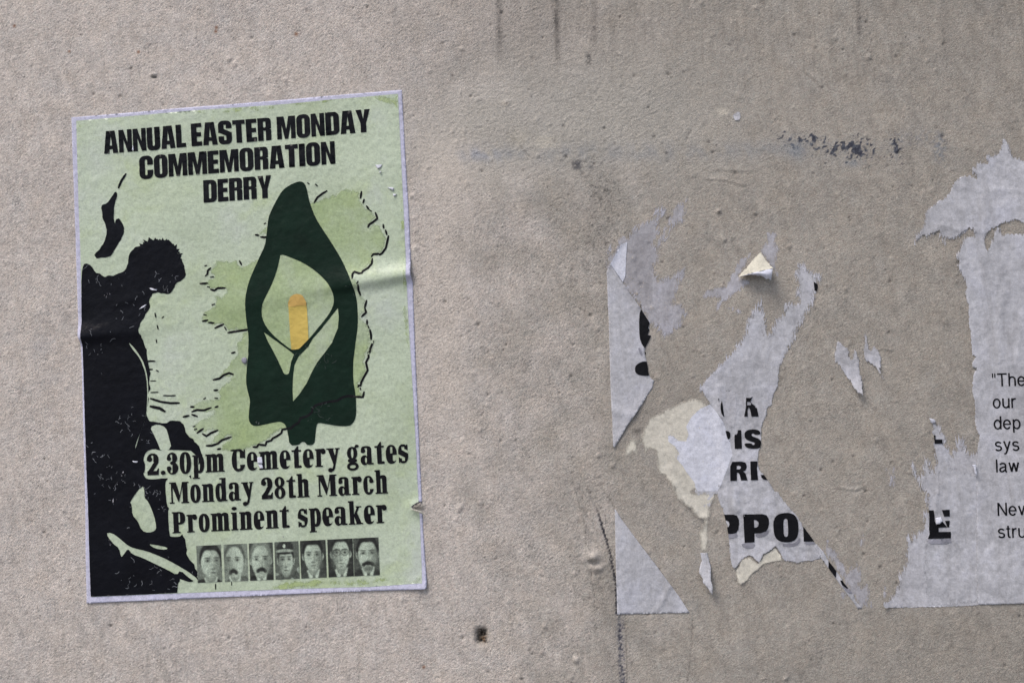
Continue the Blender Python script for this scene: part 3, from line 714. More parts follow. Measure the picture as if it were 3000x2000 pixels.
# ------------------------------------------------------------------ the whole poster
def poster_wrinkle(x, z):
    u, v = to_px(np.asarray(x, float), np.asarray(z, float))
    h = np.zeros_like(u)
    c = np.interp(u, [243, 420, 650, 850, 1000, 1210], [988, 968, 905, 862, 836, 803])
    amp = np.interp(u, [200, 243, 330, 480, 640, 860, 1000, 1215], [4.2, 3.9, 1.7, .45, .3, 1.2, 2.8, 5.0])
    wd = np.interp(u, [243, 500, 900, 1215], [20, 34, 34, 19])
    s = (v - c) / wd
    h += amp * np.where(s < 0, np.exp(-(s / 1.5) ** 2), np.exp(-(s / .72) ** 2))
    for (x0, y0, x1, y1, a, w) in ((820, 900, 1000, 868, .5, 12), (905, 905, 1010, 880, .4, 10), (690, 1290, 700, 1560, .25, 8), (860, 1480, 868, 1600, .3, 9), (320, 900, 430, 860, .4, 9)):
        d = np.array([x1 - x0, y1 - y0], float); L2 = d @ d
        t = np.clip(((u - x0) * d[0] + (v - y0) * d[1]) / L2, 0, 1)
        q = np.hypot(u - x0 - t * d[0], v - y0 - t * d[1]); h += a * np.exp(-(q / w) ** 2) * np.sin(np.pi * t) ** .5
    # lifted corner at the lower right, slight lift along the lower edge
    h += 1.6 * np.exp(-(((u - 1251) / 40) ** 2 + ((v - 1724) / 40) ** 2)) + .5 * np.exp(-((v - (1766 - .0427 * (u - 256))) / 12) ** 2)
    return h * .001
def h1(x, z): return hp(x, z) + poster_wrinkle(x, z)
PO = .0003
poster = empty('easter_poster', wall_xz((740, 1740))[0], 'pale green poster with a dark lily, bowed black figure and black headline lettering', 'poster')
RIP = jag(W('h 2052,352 2090,343 2140,340 2170,400 2170,470 2145,500 2100,466 2050,448 2002,440 1978,402 2010,380'), .0004, seed=4)
OUT = W('210.5,345 450,325 700,304.5 950,283 1177,264 1186,430 1199,640 1205,800 1210,830 1215,1000 1228,1300 1240,1560 1251.5,1712 1250,1721 1244,1725 1000,1733 750,1744 500,1755 256,1766 251,1600 247,1350 240,1100 236,1000 233,985 231,960 224,800 217,560')
sheet('paper_sheet', [(1, OUT), (-1, RIP)], h1, PO, M['border'], poster, .0021, skirt=.0007)
PRINT = W('a 97,450 700,398 1500,330 2352,268 b 1828,140 1840,400 1870,1000 1895,1500 d 1915,400 1925,560 1932,800 1945,1100 1968,1500 f 2000,600 2040,1300 h 2050,100 2080,600 2108,1280 1500,1325 700,1345 0,1372 g 2352,1352 1260,1398 268,1438 245,700 230,200 e 205,1100 185,400 170,60 c 160,1300 145,700 130,100 a 122,1500')
sheet('printed_ground', [(1, PRINT), (-1, RIP)], h1, PO + 0.00015, M['green'], poster, .0021)
# yellower green along the print's rim
RIMS = ['a 97,450 1500,330 2352,268 2352,300 1700,365 1300,375 900,420 500,440 300,470 180,520 130,640 112,600',
        'b 0,285 900,212 1828,140 1835,330 1780,250 1500,215 1200,235 900,250 600,268 300,295',
        'b 1862,900 1895,1500 d 1925,560 1968,1500 1945,1450 1900,1200 1905,900 1880,500 1880,200 b 1860,1500 1840,1200',
        'h 2108,1280 1500,1325 700,1345 0,1372 0,1345 300,1320 700,1260 1000,1235 1300,1265 1700,1240 2000,1235 2085,1150 2095,1200']
for i, s in enumerate(RIMS):
    sheet('rim_tint', jag(W(s), .0012, .0016, seed=30 + i), h1, PO + 0.00024, M['edgegreen'], poster, .0021, fray=.006, clip=[PRINT])
MAP = W('b 1020,1300 1150,1250 1220,1220 1330,1220 1400,1240 1410,1330 1440,1380 1520,1470 1590,1560 d 1480,100 1560,70 1650,70 1700,180 1720,230 1690,330 1620,420 1530,410 1530,520 1420,630 1330,620 1310,690 1370,740 1400,880 1470,940 1450,1080 1410,1130 1480,1200 1540,1410 1480,1560 f 1490,120 1460,260 1480,330 1400,490 1430,620 1340,640 1100,690 850,740 690,900 560,1000 490,1020 310,1150 200,1210 e 1880,1250 1720,1240 1880,1100 1600,1200 1720,1030 1490,1050 1440,980 1660,800 1430,800 1420,740 1570,660 1720,640 1690,560 1890,390 1670,440 1830,280 1900,200 1950,0 c 1960,1420 2060,1280 1850,1310 1780,1220 1680,1250 1550,1170 1560,1090 1670,990 1680,890 1790,850 1640,820 1510,750 1650,670 1590,650 1640,570 1700,480 1960,465 1990,530 2200,440 2290,210 2160,190 2300,50 b 500,1400 760,1400')
mapg = sheet('map_ground', jag(MAP, .0006, .0014, seed=9), h1, PO + 0.00030, M['mapgreen'], poster, .0021, fray=.005)
COAST = ['b 870,1385 900,1330 960,1285 1010,1255', 'b 885,1180 900,1195', 'b 795,1165 805,1172', 'b 1410,1265 1400,1335', 'b 1440,1355 1430,1390', 'b 1470,1430 1490,1460', 'b 1505,1475 1520,1485', 'b 1570,1505 1590,1560 d 1590,5 1540,45 1500,70 1485,100',
         'd 1660,75 1665,110', 'd 1688,140 1700,185', 'd 1720,205 1705,270 1690,340 1650,395 1620,420', 'd 1610,408 1545,412 1525,435', 'd 1535,465 1530,520 1490,570 1430,610 1420,630 1390,635 1335,615 1315,640 1312,690', 'd 1380,730 1370,748', 'd 1380,770 1380,830 1400,880',
         'd 1470,945 1450,1025', 'd 1452,1035 1465,1080 1415,1125', 'd 1475,1170 1475,1215', 'd 1488,1240 1495,1255', 'd 1508,1280 1520,1340 1520,1385', 'd 1545,1410 1520,1500 1485,1560 f 1540,5 1525,80 1485,130 1490,180 1460,240 1470,290 1480,330 1430,420 1405,470 1400,505 1375,505 1368,520',
         'f 1395,535 1400,550', 'f 1438,580 1425,640 1390,635 1345,635', 'f 560,1000 500,1010 490,1050 440,1085 390,1110 375,1135 320,1150 310,1190 260,1185 230,1180 210,1210 170,1210',
         'c 2155,190 2190,195', 'c 2215,215 2260,218 2290,212', 'c 2258,62 2268,58', 'c 1635,570 1605,600 1600,640 1580,658', 'c 1640,675 1665,670', 'c 1520,748 1600,745', 'c 1605,785 1620,790', 'c 1640,815 1680,828 1720,800 1800,798', 'c 1660,992 1680,985', 'c 1565,1105 1585,1110', 'c 1550,1180 1605,1168', 'c 1620,1195 1675,1200',
         'c 1690,1258 1740,1235 1785,1215', 'c 1800,1250 1815,1275', 'c 1840,1310 1900,1300 1980,1288 2070,1275', 'c 1880,1545 1915,1535', 'c 1970,490 1990,530', 'c 1575,545 1588,542', 'e 1670,440 1740,425 1790,385 1850,362 1895,378', 'e 1680,560 1715,558', 'e 1560,660 1575,650', 'e 1690,650 1715,652', 'e 1410,750 1445,752', 'e 1425,805 1480,785 1560,790 1640,760', 'e 1690,755 1720,745',
         'e 1425,838 1480,858', 'e 1325,865 1385,850', 'e 1440,975 1455,970', 'e 1455,1010 1475,1005', 'e 1485,1048 1550,1000', 'e 1545,1060 1590,1085 1640,1050 1715,1020', 'e 1590,1195 1650,1195 1720,1170 1770,1130 1870,1095', 'e 1720,1235 1750,1230', 'e 1875,1250 1925,1248']
for s in COAST: sheet('coast_dash', stroke(W(s), .0019), h1, PO + 0.00039, M['solid'], mapg, .0025, grid=False)
# lily emblem
LILY = smooth(W('b 340,1565 380,1470 430,1370 500,1250 580,1190 680,1145 740,1150 775,1200 795,1300 820,1400 880,1560 d 960,120 1060,270 1170,450 1240,590 1300,720 1350,880 1370,1050 1370,1250 1345,1400 1325,1565 f 1315,200 1310,430 1340,600 1350,750 1345,870 1310,940 1260,972 1130,968 1000,945 920,930 893,955 880,1080 870,1180 790,1192 760,1152 720,1152 690,1188 585,1192 565,1050 540,960 500,925 450,920 330,945 220,970 150,965 110,900 120,760 130,680 100,570 80,460 95,250 115,100 d 105,1560 115,1350 90,1200 75,1000 80,900 110,750 160,620 240,440 300,320 320,200'), 1)
SP1 = smooth(W('d 480,408 600,450 740,510 880,600 990,700 1060,790 1095,890 1095,980 1060,1060 1000,1150 900,1270 800,1390 700,1490 680,1500 610,1508 540,1460 440,1380 350,1290 290,1200 262,1100 270,1000 310,910 370,790 420,660 450,560 470,470'), 1)
SP2 = W('d 288,1305 420,1400 560,1500 635,1560 f 600,240 585,330 575,365 555,378 530,376 515,360 470,260 400,120 340,10')
SP3 = W('d 1140,1030 1152,1130 1140,1260 1080,1400 f 1075,10 980,140 900,240 840,350 780,480 700,600 625,688 618,560 622,420 640,270 690,170 800,60 d 850,1380 950,1270 1060,1130')
lily = sheet('lily_emblem', [(1, LILY), (-1, SP1), (-1, SP2), (-1, SP3)], h1, PO + 0.00045, M['lily'], poster, .0021)
SPAD = W('d 570,970 600,900 640,875 670,868 710,873 740,890 778,960 785,1060 795,1200 800,1388 700,1490 680,1499 606,1505 595,1400 580,1150')
sheet('spadix', SPAD, h1, PO + 0.0006, M['gold'], lily, .0014)
sheet('spadix_tip', W('d 570,970 600,900 640,875 670,868 710,873 740,890 778,960 780,1000 700,1000 640,1012 572,1010'), h1, PO + 0.00078, M['gold2'], lily, .0014)
COAST2 = stroke(W('f 1340,632 1250,625 1190,640 1130,680 1040,690 940,715 880,735 850,770 840,815 790,855 710,880 690,930 640,960 600,995 560,1000'), .0021)
sheet('coast_line', COAST2, h1, PO + 0.00054, M['solid'], lily, .0025, grid=False)

# plain bowed, cloaked figure in black
FIG = smooth(W('268,1746 268,1746 268,1746 258,1500 250,1250 243,1050 239,900 238,775 262,770 285,805 330,815 372,790 380,745 405,716 450,702 492,708 520,735 533,772 548,800 536,822 518,832 512,852 492,864 468,858 446,862 440,884 446,905 430,925 414,950 410,975 424,1010 436,1060 440,1120 436,1180 430,1225 470,1238 530,1228 546,1262 572,1290 590,1340 560,1370 545,1430 520,1500 530,1560 548,1600 556,1640 590,1690 572,1706 530,1690 524,1700 520,1734 520,1735 520,1735 400,1741'), 2)
FIG = jag(FIG, .0008, .0011, seed=71, keep=lambda x, z: (to_px(x, z)[0] < 276) | (to_px(x, z)[1] > 1722))
CUT = ['e 690,0 760,70 830,170 880,260 915,420 925,600 910,800 880,920 830,1050 770,1260 780,1170 860,980 900,850 912,600 900,420 865,280 810,170 740,90', 'e 940,980 1030,945 1130,985 1160,1100 1195,1230 1070,1260 1040,1180 990,1070',
       'g 860,150 885,230 880,300 930,350 990,500 1020,640 1000,680 930,705 850,680 800,560 740,500 735,380 710,350', 'g 430,710 500,700 600,770 690,850 760,880 900,910 1080,980 1230,1060 1400,1160 1495,1240 1490,1280 1400,1230 1290,1130 1250,1190 1150,1130 1000,1060 860,990 740,950 690,880 640,960 610,985 590,880 520,830',
       'g 925,830 1000,840 1150,870 1130,900 1000,885', 'e 865,1350 900,1260 990,1228 1060,1250 1150,1240 1500,1255 1500,1568 870,1568 895,1420', 'g 865,0 880,60 920,92 1040,88 1150,60 1150,90 1125,110 1120,180 1140,400 1165,415 1150,460 1165,740 1200,752 1310,745 1340,640 1500,700 1500,0']
TUFTS = []
rt = np.random.default_rng(8)
for a in np.radians(np.arange(-30, 200, 7)):
    c = np.array([462, 768]); d = np.array([math.cos(a), -math.sin(a)]); b_ = c + d * np.array([66, 62]); n_ = np.array([-d[1], d[0]]); L = rt.uniform(5, 15)
    TUFTS.append((1, wall_xz(np.array([b_ - n_ * 6, b_ + d * L + n_ * rt.uniform(-7, 7), b_ + n_ * 6]))))
fig_ops = [(1, FIG)] + TUFTS + [(-1, smooth(W(s), 1)) for s in CUT]
figure = sheet('figure_silhouette', fig_ops, h1, PO + 0.00039, M['figure'], poster, .0022)
sheet('plume_silhouette', [(1, jag(smooth(W('c 285,450 400,330 440,200 450,100 400,0 a 400,1520 385,1420 450,1400 500,1330 545,1260 560,1290 530,1400 520,1480 c 530,80 570,0 620,40 645,130 620,230 575,290 540,370 475,450'), 1), .0003, seed=5)), (1, stroke(W('a 580,1215 610,1140 660,1060'), .0022))], h1, PO + 0.00039, M['figure'], poster, .0022)
for s, w in (('e 885,238 940,225 1000,226', .0014), ('e 910,325 970,320', .0014), ('e 1015,330 1040,345', .0011), ('e 945,453 1010,452', .0008), ('e 950,585 1035,582', .001), ('e 1095,620 1180,622 1235,620', .0011),
      ('e 950,655 1060,690 1180,708 1275,705', .0019), ('e 950,745 1050,765 1110,800', .0026), ('c 1005,1090 1015,1135', .0014), ('c 1085,1145 1105,1125', .001), ('c 1030,1230 1040,1270', .0014), ('c 1015,1390 1020,1425', .0013), ('g 1695,1290 1695,1350', .001), ('g 1878,1265 1880,1305', .0007)):
    sheet('hatch_mark', stroke(W(s), w), h1, PO + 0.00039, M['solid'], figure, .0025, grid=False)
cracks('crease_cracks', fig_ops, 150, figure, h1, PO + .0006, 'crack', 5)
cracks('crease_cracks', [(1, LILY), (-1, SP1), (-1, SP2), (-1, SP3)], 40, lily, h1, PO + .0007, 'crackd', 6)
# lettering
def text_line(name, txt, font, p0, p1, h, off=.00048, **kw):
    e = bpy.data.objects.new(name, None); COL.objects.link(e); e.parent = poster; e.empty_display_size = .01
    letters('letter', text_ops(txt, font, p0, p1, h, **kw), h1, PO + off, M['black'] if font is IMPACT else M['solid'], e)
text_line('headline_row', 'ANNUAL EASTER MONDAY', IMPACT, (306, 451.5), (1086, 387), 65.5)
text_line('headline_row', 'COMMEMORATION', IMPACT, (409.5, 525), (983.5, 480.5), 65.5)
text_line('headline_row', 'DERRY', IMPACT, (598.5, 595), (797, 580), 66)
text_line('detail_row', '2.30pm Cemetery gates', SERIF, (433.5, 1391.5), (1198, 1354), 62, gap=.055, space=.24)
text_line('detail_row', 'Monday 28th March', SERIF, (499.5, 1474.5), (1137, 1444), 62, gap=.055, space=.27)
text_line('detail_row', 'Prominent speaker', SERIF, (507, 1561), (1135, 1530.5), 62, gap=.055, space=.29)

# seven little portraits
def bil(q, uv):
    u, v = uv[:, :1], uv[:, 1:]; q = np.asarray(q, float)
    return wall_xz((q[0] * (1 - u) + q[1] * u) * (1 - v) + (q[3] * (1 - u) + q[2] * u) * v)
row = []
xs = [(576, 648), (655.5, 724), (730, 799), (804.5, 874.5), (879, 953.5), (959, 1033), (1034.5, 1109)]
for a, b in xs:
    f = lambda x, y0, y1: y0 + (y1 - y0) * (x - 576) / (1109 - 576)
    row.append([(a, f(a, 1598, 1572.5)), (b, f(b, 1598, 1572.5)), (b + 4, f(b, 1706, 1683.5)), (a + 4, f(a, 1706, 1683.5))])
PN, PM = 44, 66
PU, PV = np.meshgrid(np.linspace(0, 1, PN), np.linspace(0, 1, PM))
def portrait_tone(k):
    """soft tonal head-and-shoulders print, one value per grid node (unit frame, y down)"""
    rg = np.random.default_rng(50 + k)
    zx, zy = [(.72, .78), (.76, .80), (.78, .84), (.80, .86), (.80, .86), (.78, .86), (.78, .86)][k]
    pu, pv = .5 + (PU - .5) * zx + (.06 if k == 0 else -.04 if k == 1 else .01), .02 + PV * zy
    T = np.full(pu.shape, [.16, .20, .07, .11, .06, .05, .08][k])
    def ell(cx, cy, rx, ry, soft=.12):
        d = np.hypot((pu - cx) / rx, (pv - cy) / ry); return 1 - sstep(1 - soft, 1 + soft, d)
    def paint(m, t, a=1.0):
        nonlocal T
        T = T * (1 - m * a) + t * m * a
    def poly(pts, soft=.03):
        P_ = np.array(pts, float); ins = inside(P_, np.stack([pu.ravel(), pv.ravel()], 1)).reshape(pu.shape).astype(float)
        for _ in range(2): ins = (ins + np.roll(ins, 1, 0) + np.roll(ins, -1, 0) + np.roll(ins, 1, 1) + np.roll(ins, -1, 1)) / 5
        return ins
    cx, cy, rx, ry, lit = [(.60, .36, .29, .31, 1), (.42, .38, .31, .34, -1), (.50, .40, .31, .37, 1), (.47, .44, .24, .30, -1), (.50, .36, .28, .33, 1), (.52, .34, .27, .34, -1), (.55, .38, .30, .34, 1)][k]
    coat = [.03, .10, .03, .09, .07, .025, .05][k]
    paint(poly([(-.1, 1.1), (.02, .86), (.25, .74), (.5, .70), (.78, .72), (1.0, .84), (1.1, 1.1)]), coat)
    if k != 3:                                                      # collar, shirt and tie
        paint(poly([(cx - .20, .70), (cx + .20, .68), (cx + .10, 1.0), (cx - .08, 1.0)]), .46)
        paint(poly([(cx - .03, .80), (cx + .05, .80), (cx + .07, 1.02), (cx - .05, 1.02)]), .05, .9)
    else:
        paint(ell(.12, .76, .12, .03), .25); paint(ell(.90, .68, .07, .07), .25); paint(ell(.66, .92, .06, .07), .3)
    paint(ell(cx, .66, .16, .17), .22)                              # neck in half tone
    paint(ell(cx - rx * 1.02 * (k != 0), cy + .03, .055, .085), .28); paint(ell(cx + rx * 1.02, cy + .03, .055, .085), .28 * (k != 0) + .02)
    hair = [.02, .10, .16, .04, .015, .04, .02][k]
    paint(ell(cx, cy - .07, rx * 1.12, ry * 1.08), hair)            # hair cap, then the face over its lower part
    shade = np.clip(.36 + .12 * lit * (pu - cx) / rx * -1 + .10 * (cy - pv), .12, .52)
    T_face = shade * (1 + .05 * rg.standard_normal(pu.shape))
    top = [.10, .03, .05, .14, .10, .06, .09][k]
    fm = ell(cx, cy + .03, rx * .95, ry * .98) * sstep(top, top + .07, pv + .10 * np.abs(pu - cx) * [1, .2, .3, 1, .6, .5, .6][k])
    paint(fm, T_face)
    ey = cy - .02; dx = rx * .46
    for sg in (-1, 1):
        ex = cx + sg * dx + (.05 if k == 0 else -.05 if k == 1 else 0)
        paint(ell(ex, ey, .085, .045, .6), .12, .75); paint(ell(ex, ey - .055, .095, .018, .5), .06, .75); paint(ell(ex, ey + .004, .03, .018, .5), .02, .9)
    nx = cx + (.06 if k == 0 else -.06 if k == 1 else 0) + .01
    paint(ell(nx + .03 * lit, ey + .10, .02, .10, .6), .20, .6); paint(ell(nx, ey + .185, .06, .02, .6), .10, .7)
    my = ey + .26
    if k in (1, 2, 6):
        w = [0, .13, .16, 0, 0, 0, .19][k]
        paint(ell(nx, my - .02, w, .045, .35), .025, .95)
        for sg in (-1, 1): paint(ell(nx + sg * w * .75, my + .015, .06, .04, .4), .025, .9)
        if k == 6: paint(ell(nx, my + .09, .13, .06, .5), .06, .7)
    else:
        paint(ell(nx, my, .085, .016, .5), .08, .85)
    paint(ell(nx, my + .06, .07, .02, .6), .2, .5)
    paint(ell(cx + lit * rx * .75, cy + .12, rx * .35, ry * .6, .7), .14, .55)      # far cheek in half tone
    if k == 3:                                                      # peaked cap
        paint(ell(.46, .15, .28, .15), .05); paint(ell(.44, .235, .27, .045, .3), .30); paint(ell(.44, .285, .26, .03, .4), .03); paint(ell(.43, .12, .045, .045), .42)
    if k == 5:
        for sg in (-1, 1):
            r_ = np.hypot((pu - cx - sg * dx) / .11, (pv - ey) / .075); paint(np.exp(-((r_ - 1) / .16) ** 2), .05, .7)
    T = T * (1 + .16 * rg.standard_normal(T.shape))
    return np.clip((T - .035) * 1.42, .008, .56)
rowe = bpy.data.objects.new('portrait_row', None); COL.objects.link(rowe); rowe.parent = poster; rowe.empty_display_size = .01
for k, q in enumerate(row):
    P_ = bil(q, np.stack([PU.ravel(), PV.ravel()], 1)); T = portrait_tone(k).ravel()
    V = np.stack([P_[:, 0], -(h1(P_[:, 0], P_[:, 1]) + PO + 0.00039), P_[:, 1]], 1); ix = np.arange(PN * PM).reshape(PM, PN)
    Fc = np.stack([ix[:-1, :-1], ix[1:, :-1], ix[1:, 1:], ix[:-1, 1:]], -1).reshape(-1, 4)
    o = mesh_obj('portrait', V, Fc, M['print'], rowe)
    ca = o.data.color_attributes.new('Col', 'FLOAT_COLOR', 'POINT')
    ca.data.foreach_set('color', np.stack([T * .86, T * 1.02, T * .82, np.ones_like(T)], 1).astype(np.float32).ravel())
# little tears and lifted flakes in the poster skin
def lift(a, cx, cz, r):
    return lambda x, z: a * np.exp(-(((x - cx) / r) ** 2 + ((z - cz) / r) ** 2))
def flake(s, parent, mat='bright', up=.0009, seed=0, off=.0005):
    p = jag(W(s), .0002, .0008, seed=seed); c = p.mean(0)
    return sheet('lifted_flake', p, h1, PO + off, M[mat], parent, .0012, skirt=.0006, curl=lift(up, c[0], p[:, 1].min(), .003))
for i, s in enumerate(['b 1560,955 1650,950 1640,985 1600,1005', 'b 1615,1040 1645,1030 1625,1058', 'b 1710,1215 1760,1215 1785,1225 1780,1255', 'b 1775,1290 1815,1295 1785,1318', 'b 1605,575 1645,570 1640,588',
                       'c 930,800 960,795 1000,812 1030,812 1025,835 960,825', 'c 820,1045 860,1010 905,990 870,1025', 'e 745,1370 805,1375 790,1388 760,1385', 'e 2175,1330 2230,1325 2235,1400 2180,1395', 'e 2180,1410 2225,1400 2240,1450 2215,1455',
                       'g 430,790 470,770 530,830 500,860 450,840', 'g 600,20 640,0 645,40 620,60', 'g 545,120 590,110 600,150 560,165', 'g 510,310 560,320 540,375 515,350', 'a 740,725 755,740 752,790 738,785', 'e 2140,925 2180,915 2215,940 2170,955', 'h 500,740 520,735 515,760', 'f 1985,1 1990,1 1988,4', 'c 410,880 470,850 500,880 440,920', 'e 760,490 775,500 770,560 705,500']):
    if i in (17, 19): continue
    flake(s, poster, 'bright' if i in (0, 1, 2, 3, 5, 6, 7, 8, 9, 14) else 'skin', seed=i)
sheet('grey_blister', smooth(W('e 1990,205 2010,185 2050,182 2055,235 2035,262 2000,240'), 1), h1, PO + 0.00060, M['grey'], poster, .0015, skirt=.0005, curl=lift(.0012, *wall_xz(px('e 2025,222')[0])[0], .004))
flap = jag(W('h 1984,432 2050,440 2105,462 2152,505 2130,500 2085,470 2030,452'), .0003, .0008, seed=3)
sheet('torn_lip', flap, h1, PO + 0.00090, M['cream_flap'], poster, .0012, skirt=.0009, curl=lift(.0022, *wall_xz(px('h 2080,462')[0])[0], .008))

# ------------------------------------------------------------------ torn remains of the other posters
def seg_step(x, z, pts, amp, wpx):
    """a step or fold line pressed through the paper along a polyline (photo pixels)"""
    u, v = to_px(np.asarray(x, float), np.asarray(z, float)); h = np.zeros_like(u)
    for a, b in zip(pts[:-1], pts[1:]):
        d = b - a; L = np.linalg.norm(d); t = ((u - a[0]) * d[0] + (v - a[1]) * d[1]) / L; q = ((u - a[0]) * d[1] - (v - a[1]) * d[0]) / L
        h = np.maximum(h, amp * np.exp(-(q / wpx) ** 2) * ((t > -wpx) & (t < L + wpx)))
    return h * .001
FOLDS = [(px('A 385,1350 460,1220 620,920'), .7, 5), (px('A 400,1160 450,1240 540,1350 640,1500 C 740,80 900,290'), .9, 5), (px('D 700,560 800,640 780,900 740,1100'), .35, 8), (px('D 1180,480 1100,640 1060,800 1000,1100'), .4, 8), (px('F 300,0 300,500 360,1000 H 330,0 420,200'), .8, 12),
         (px('F 440,620 620,850 780,1050 920,1240 1070,1420'), .35, 4), (px('F 480,1050 420,1230 320,1450'), .5, 8), (px('H 400,0 420,150 500,240'), .9, 10), (px('I 1560,640 1700,650 1830,690 2100,690 2352,700'), .5, 7), (px('I 1880,800 1910,1000 1900,1140'), .6, 14),
         (px('K 2130,300 2080,600 2060,900 2090,1050'), .5, 10), (px('K 2352,560 2290,900 2270,1100'), .4, 9), (px('L 1500,470 1700,740 1960,1100'), .6, 4), (px('L 2200,10 2352,190'), .35, 4), (px('L 1360,0 1350,150 1350,220'), .6, 6),
         (px('G 1035,1075 980,1180 890,1350'), .8, 4), (px('G 500,830 505,1060'), .3, 4), (px('E 490,330 650,360 830,400'), .8, 14), (px('I 1320,1150 1400,1105 1500,1110 1620,1160'), .6, 7)]
def h2(x, z):
    h = hp(x, z)
    for pts, a, w in FOLDS: h = h + seg_step(x, z, pts, a, w)
    return h
def edge_lift(pts, amp, r):
    P_ = W(pts) if isinstance(pts, str) else pts
    P_ = resample(P_, .002, False)
    def f(x, z):
        d = np.full(np.shape(x), 9.0)
        for p in P_: d = np.minimum(d, np.hypot(x - p[0], z - p[1]))
        return amp * np.exp(-(d / r) ** 2)
    return f
SO, TO = .00012, .00022

# --- left remnant: straight-edged strip with bits of two black letters, frayed skin above
left = empty('torn_poster_strip', W('1806,1300')[0], 'grey white poster strip with straight left edge, frayed top and two black letter fragments', 'torn poster')
SKIN_A = W('A 395,1350 382,1060 395,955 470,925 492,1000 482,1075 545,1040 560,830 640,780 720,800 770,700 850,620 870,660 960,570 1100,540 1170,490 1115,470 1110,400 1150,335 1200,350 1230,400 1250,335 1292,345 1290,470 1215,505 1200,650 1225,740 1175,800 1130,930 1160,950 1230,780 1262,750 1250,715 1330,590 1360,480 1410,330 1440,270 1500,270 1560,250 1640,195 1668,215 1642,330 1612,470 1580,585 1490,600 1350,740 1340,840 1240,970 1240,1050 1220,1130 1200,1240 1180,1330 1180,1420 1300,1420 1420,1400 1592,1270 1592,1450 1560,1540 C 1480,170 1430,240 1560,250 1600,330 1650,410 1600,470 1560,600 1500,625 1430,700 1280,800 1200,690 1060,530 900,290 640,0')
sheet('frayed_skin', jag(SKIN_A, .0005, .0012, seed=1), hs, SO, M['skin'], left, .0013, fray=.0075)
STRIP = W('A 400,1345 430,1270 462,1220 640,1500 C 740,80 905,290 930,335 1062,535 1062,555 1045,630 1060,655 1035,730 1085,745 1060,810 995,940 985,990 990,1050 1015,1130 1030,1200 1040,1290 1060,1370 1105,1420 1130,1430 1100,1550 E 1010,110 960,205 890,320 830,410 700,600 580,800 530,880 500,885 490,640 480,400 470,100 C 465,1500 440,800 420,200 A 408,1500')
STRIP = jag(STRIP, .00012, .0014, seed=2)
sheet('strip_sheet', STRIP, h2, TO, M['paper'], left, .002, skirt=.0006, curl=edge_lift('E 960,205 580,800 500,885', .0008, .006))
sheet('fold_facet', W('A 462,1215 620,925 720,880 700,1150 690,1400 650,1495'), h2, TO + .0001, M['bright'], left, .002)
sheet('letter_fragment', W('C 930,340 908,410 900,560 905,730 915,800 940,870 990,945 1005,915 1060,810 1085,748 1035,733 1060,655 1043,630 1062,552 1040,510'), h2, TO + 0.00031, M['solid'], left, .002, clip=[STRIP])
sheet('letter_fragment', smooth(W('C 1016,1137 930,1148 860,1190 835,1240 840,1300 870,1335 930,1356 990,1360 1060,1357 1045,1310 1036,1220 1028,1180'), 1), h2, TO + 0.00031, M['solid'], left, .002, clip=[STRIP])
for s in ('C 922,272 935,270 930,305 920,318', 'C 985,985 1012,1020 990,1040', 'E 958,175 985,175 962,205'):
    sheet('letter_fragment', W(s), h2, TO + 0.00031, M['solid'], left, .002, grid=False)
sheet('glue_smear', smooth(W('C 885,940 910,930 945,1000 955,1040 930,1060 905,1000'), 1), h2, TO + 0.00028, M['grey'], left, .002)

fringe([SKIN_A], left, hs, SO + .0001, .8, length=(.0008, .004), lean=(.45, .9), seed=5, keep=lambda x, z: x > .084, mat='fibre_skin')
# --- lower left triangle
tri = sheet('triangular_poster_corner', W('G 395,195 420,225 470,310 560,430 700,620 860,830 1030,1060 1140,1210 1255,1393 900,1400 424,1408 415,1100 405,700 400,400'), h2, TO, M['paper'], None, .002, skirt=.0006, curl=edge_lift('G 395,195 560,430 860,830 1030,1060', .0006, .005))
label(tri, 'triangular grey white poster corner left beside the dark crack', 'paper scrap')

# --- remnant with the curled flap
fl = empty('curled_paper_scrap', W('2230,810')[0], 'small torn scrap with a cream flap curling away to show its white underside', 'paper scrap')
sheet('frayed_skin', jag(W('B 1220,640 1230,690 1195,760 1195,900 1222,990 1190,1110 1180,1250 1200,1330 1235,1420 1190,1410 1130,1340 1100,1290 1050,1200 960,1080 925,1020 950,950 1020,850 1030,790 1020,720 1100,720 1150,710'), .0004, .0011, seed=6), hs, SO, M['skin'], fl, .0013, fray=.005)
sheet('frayed_skin', jag(W('B 750,1015 795,1012 785,1100 700,1230 600,1380 690,1440 860,1440 780,1530 D 700,0 520,130 380,230 290,340 260,380 215,350 260,230 320,180 180,170 30,185 60,60 110,20 B 400,1545 470,1400 560,1250 590,1130 640,1120 700,1110'), .0004, .0011, seed=7), hs, SO, M['skin'], fl, .0013, fray=.005)
sheet('frayed_skin', jag(W('D 380,310 450,300 560,340 640,370 660,410 610,415 520,375 420,350'), .0006, .0011, seed=8), hs, SO, M['skin'], fl, .0013, fray=.005)
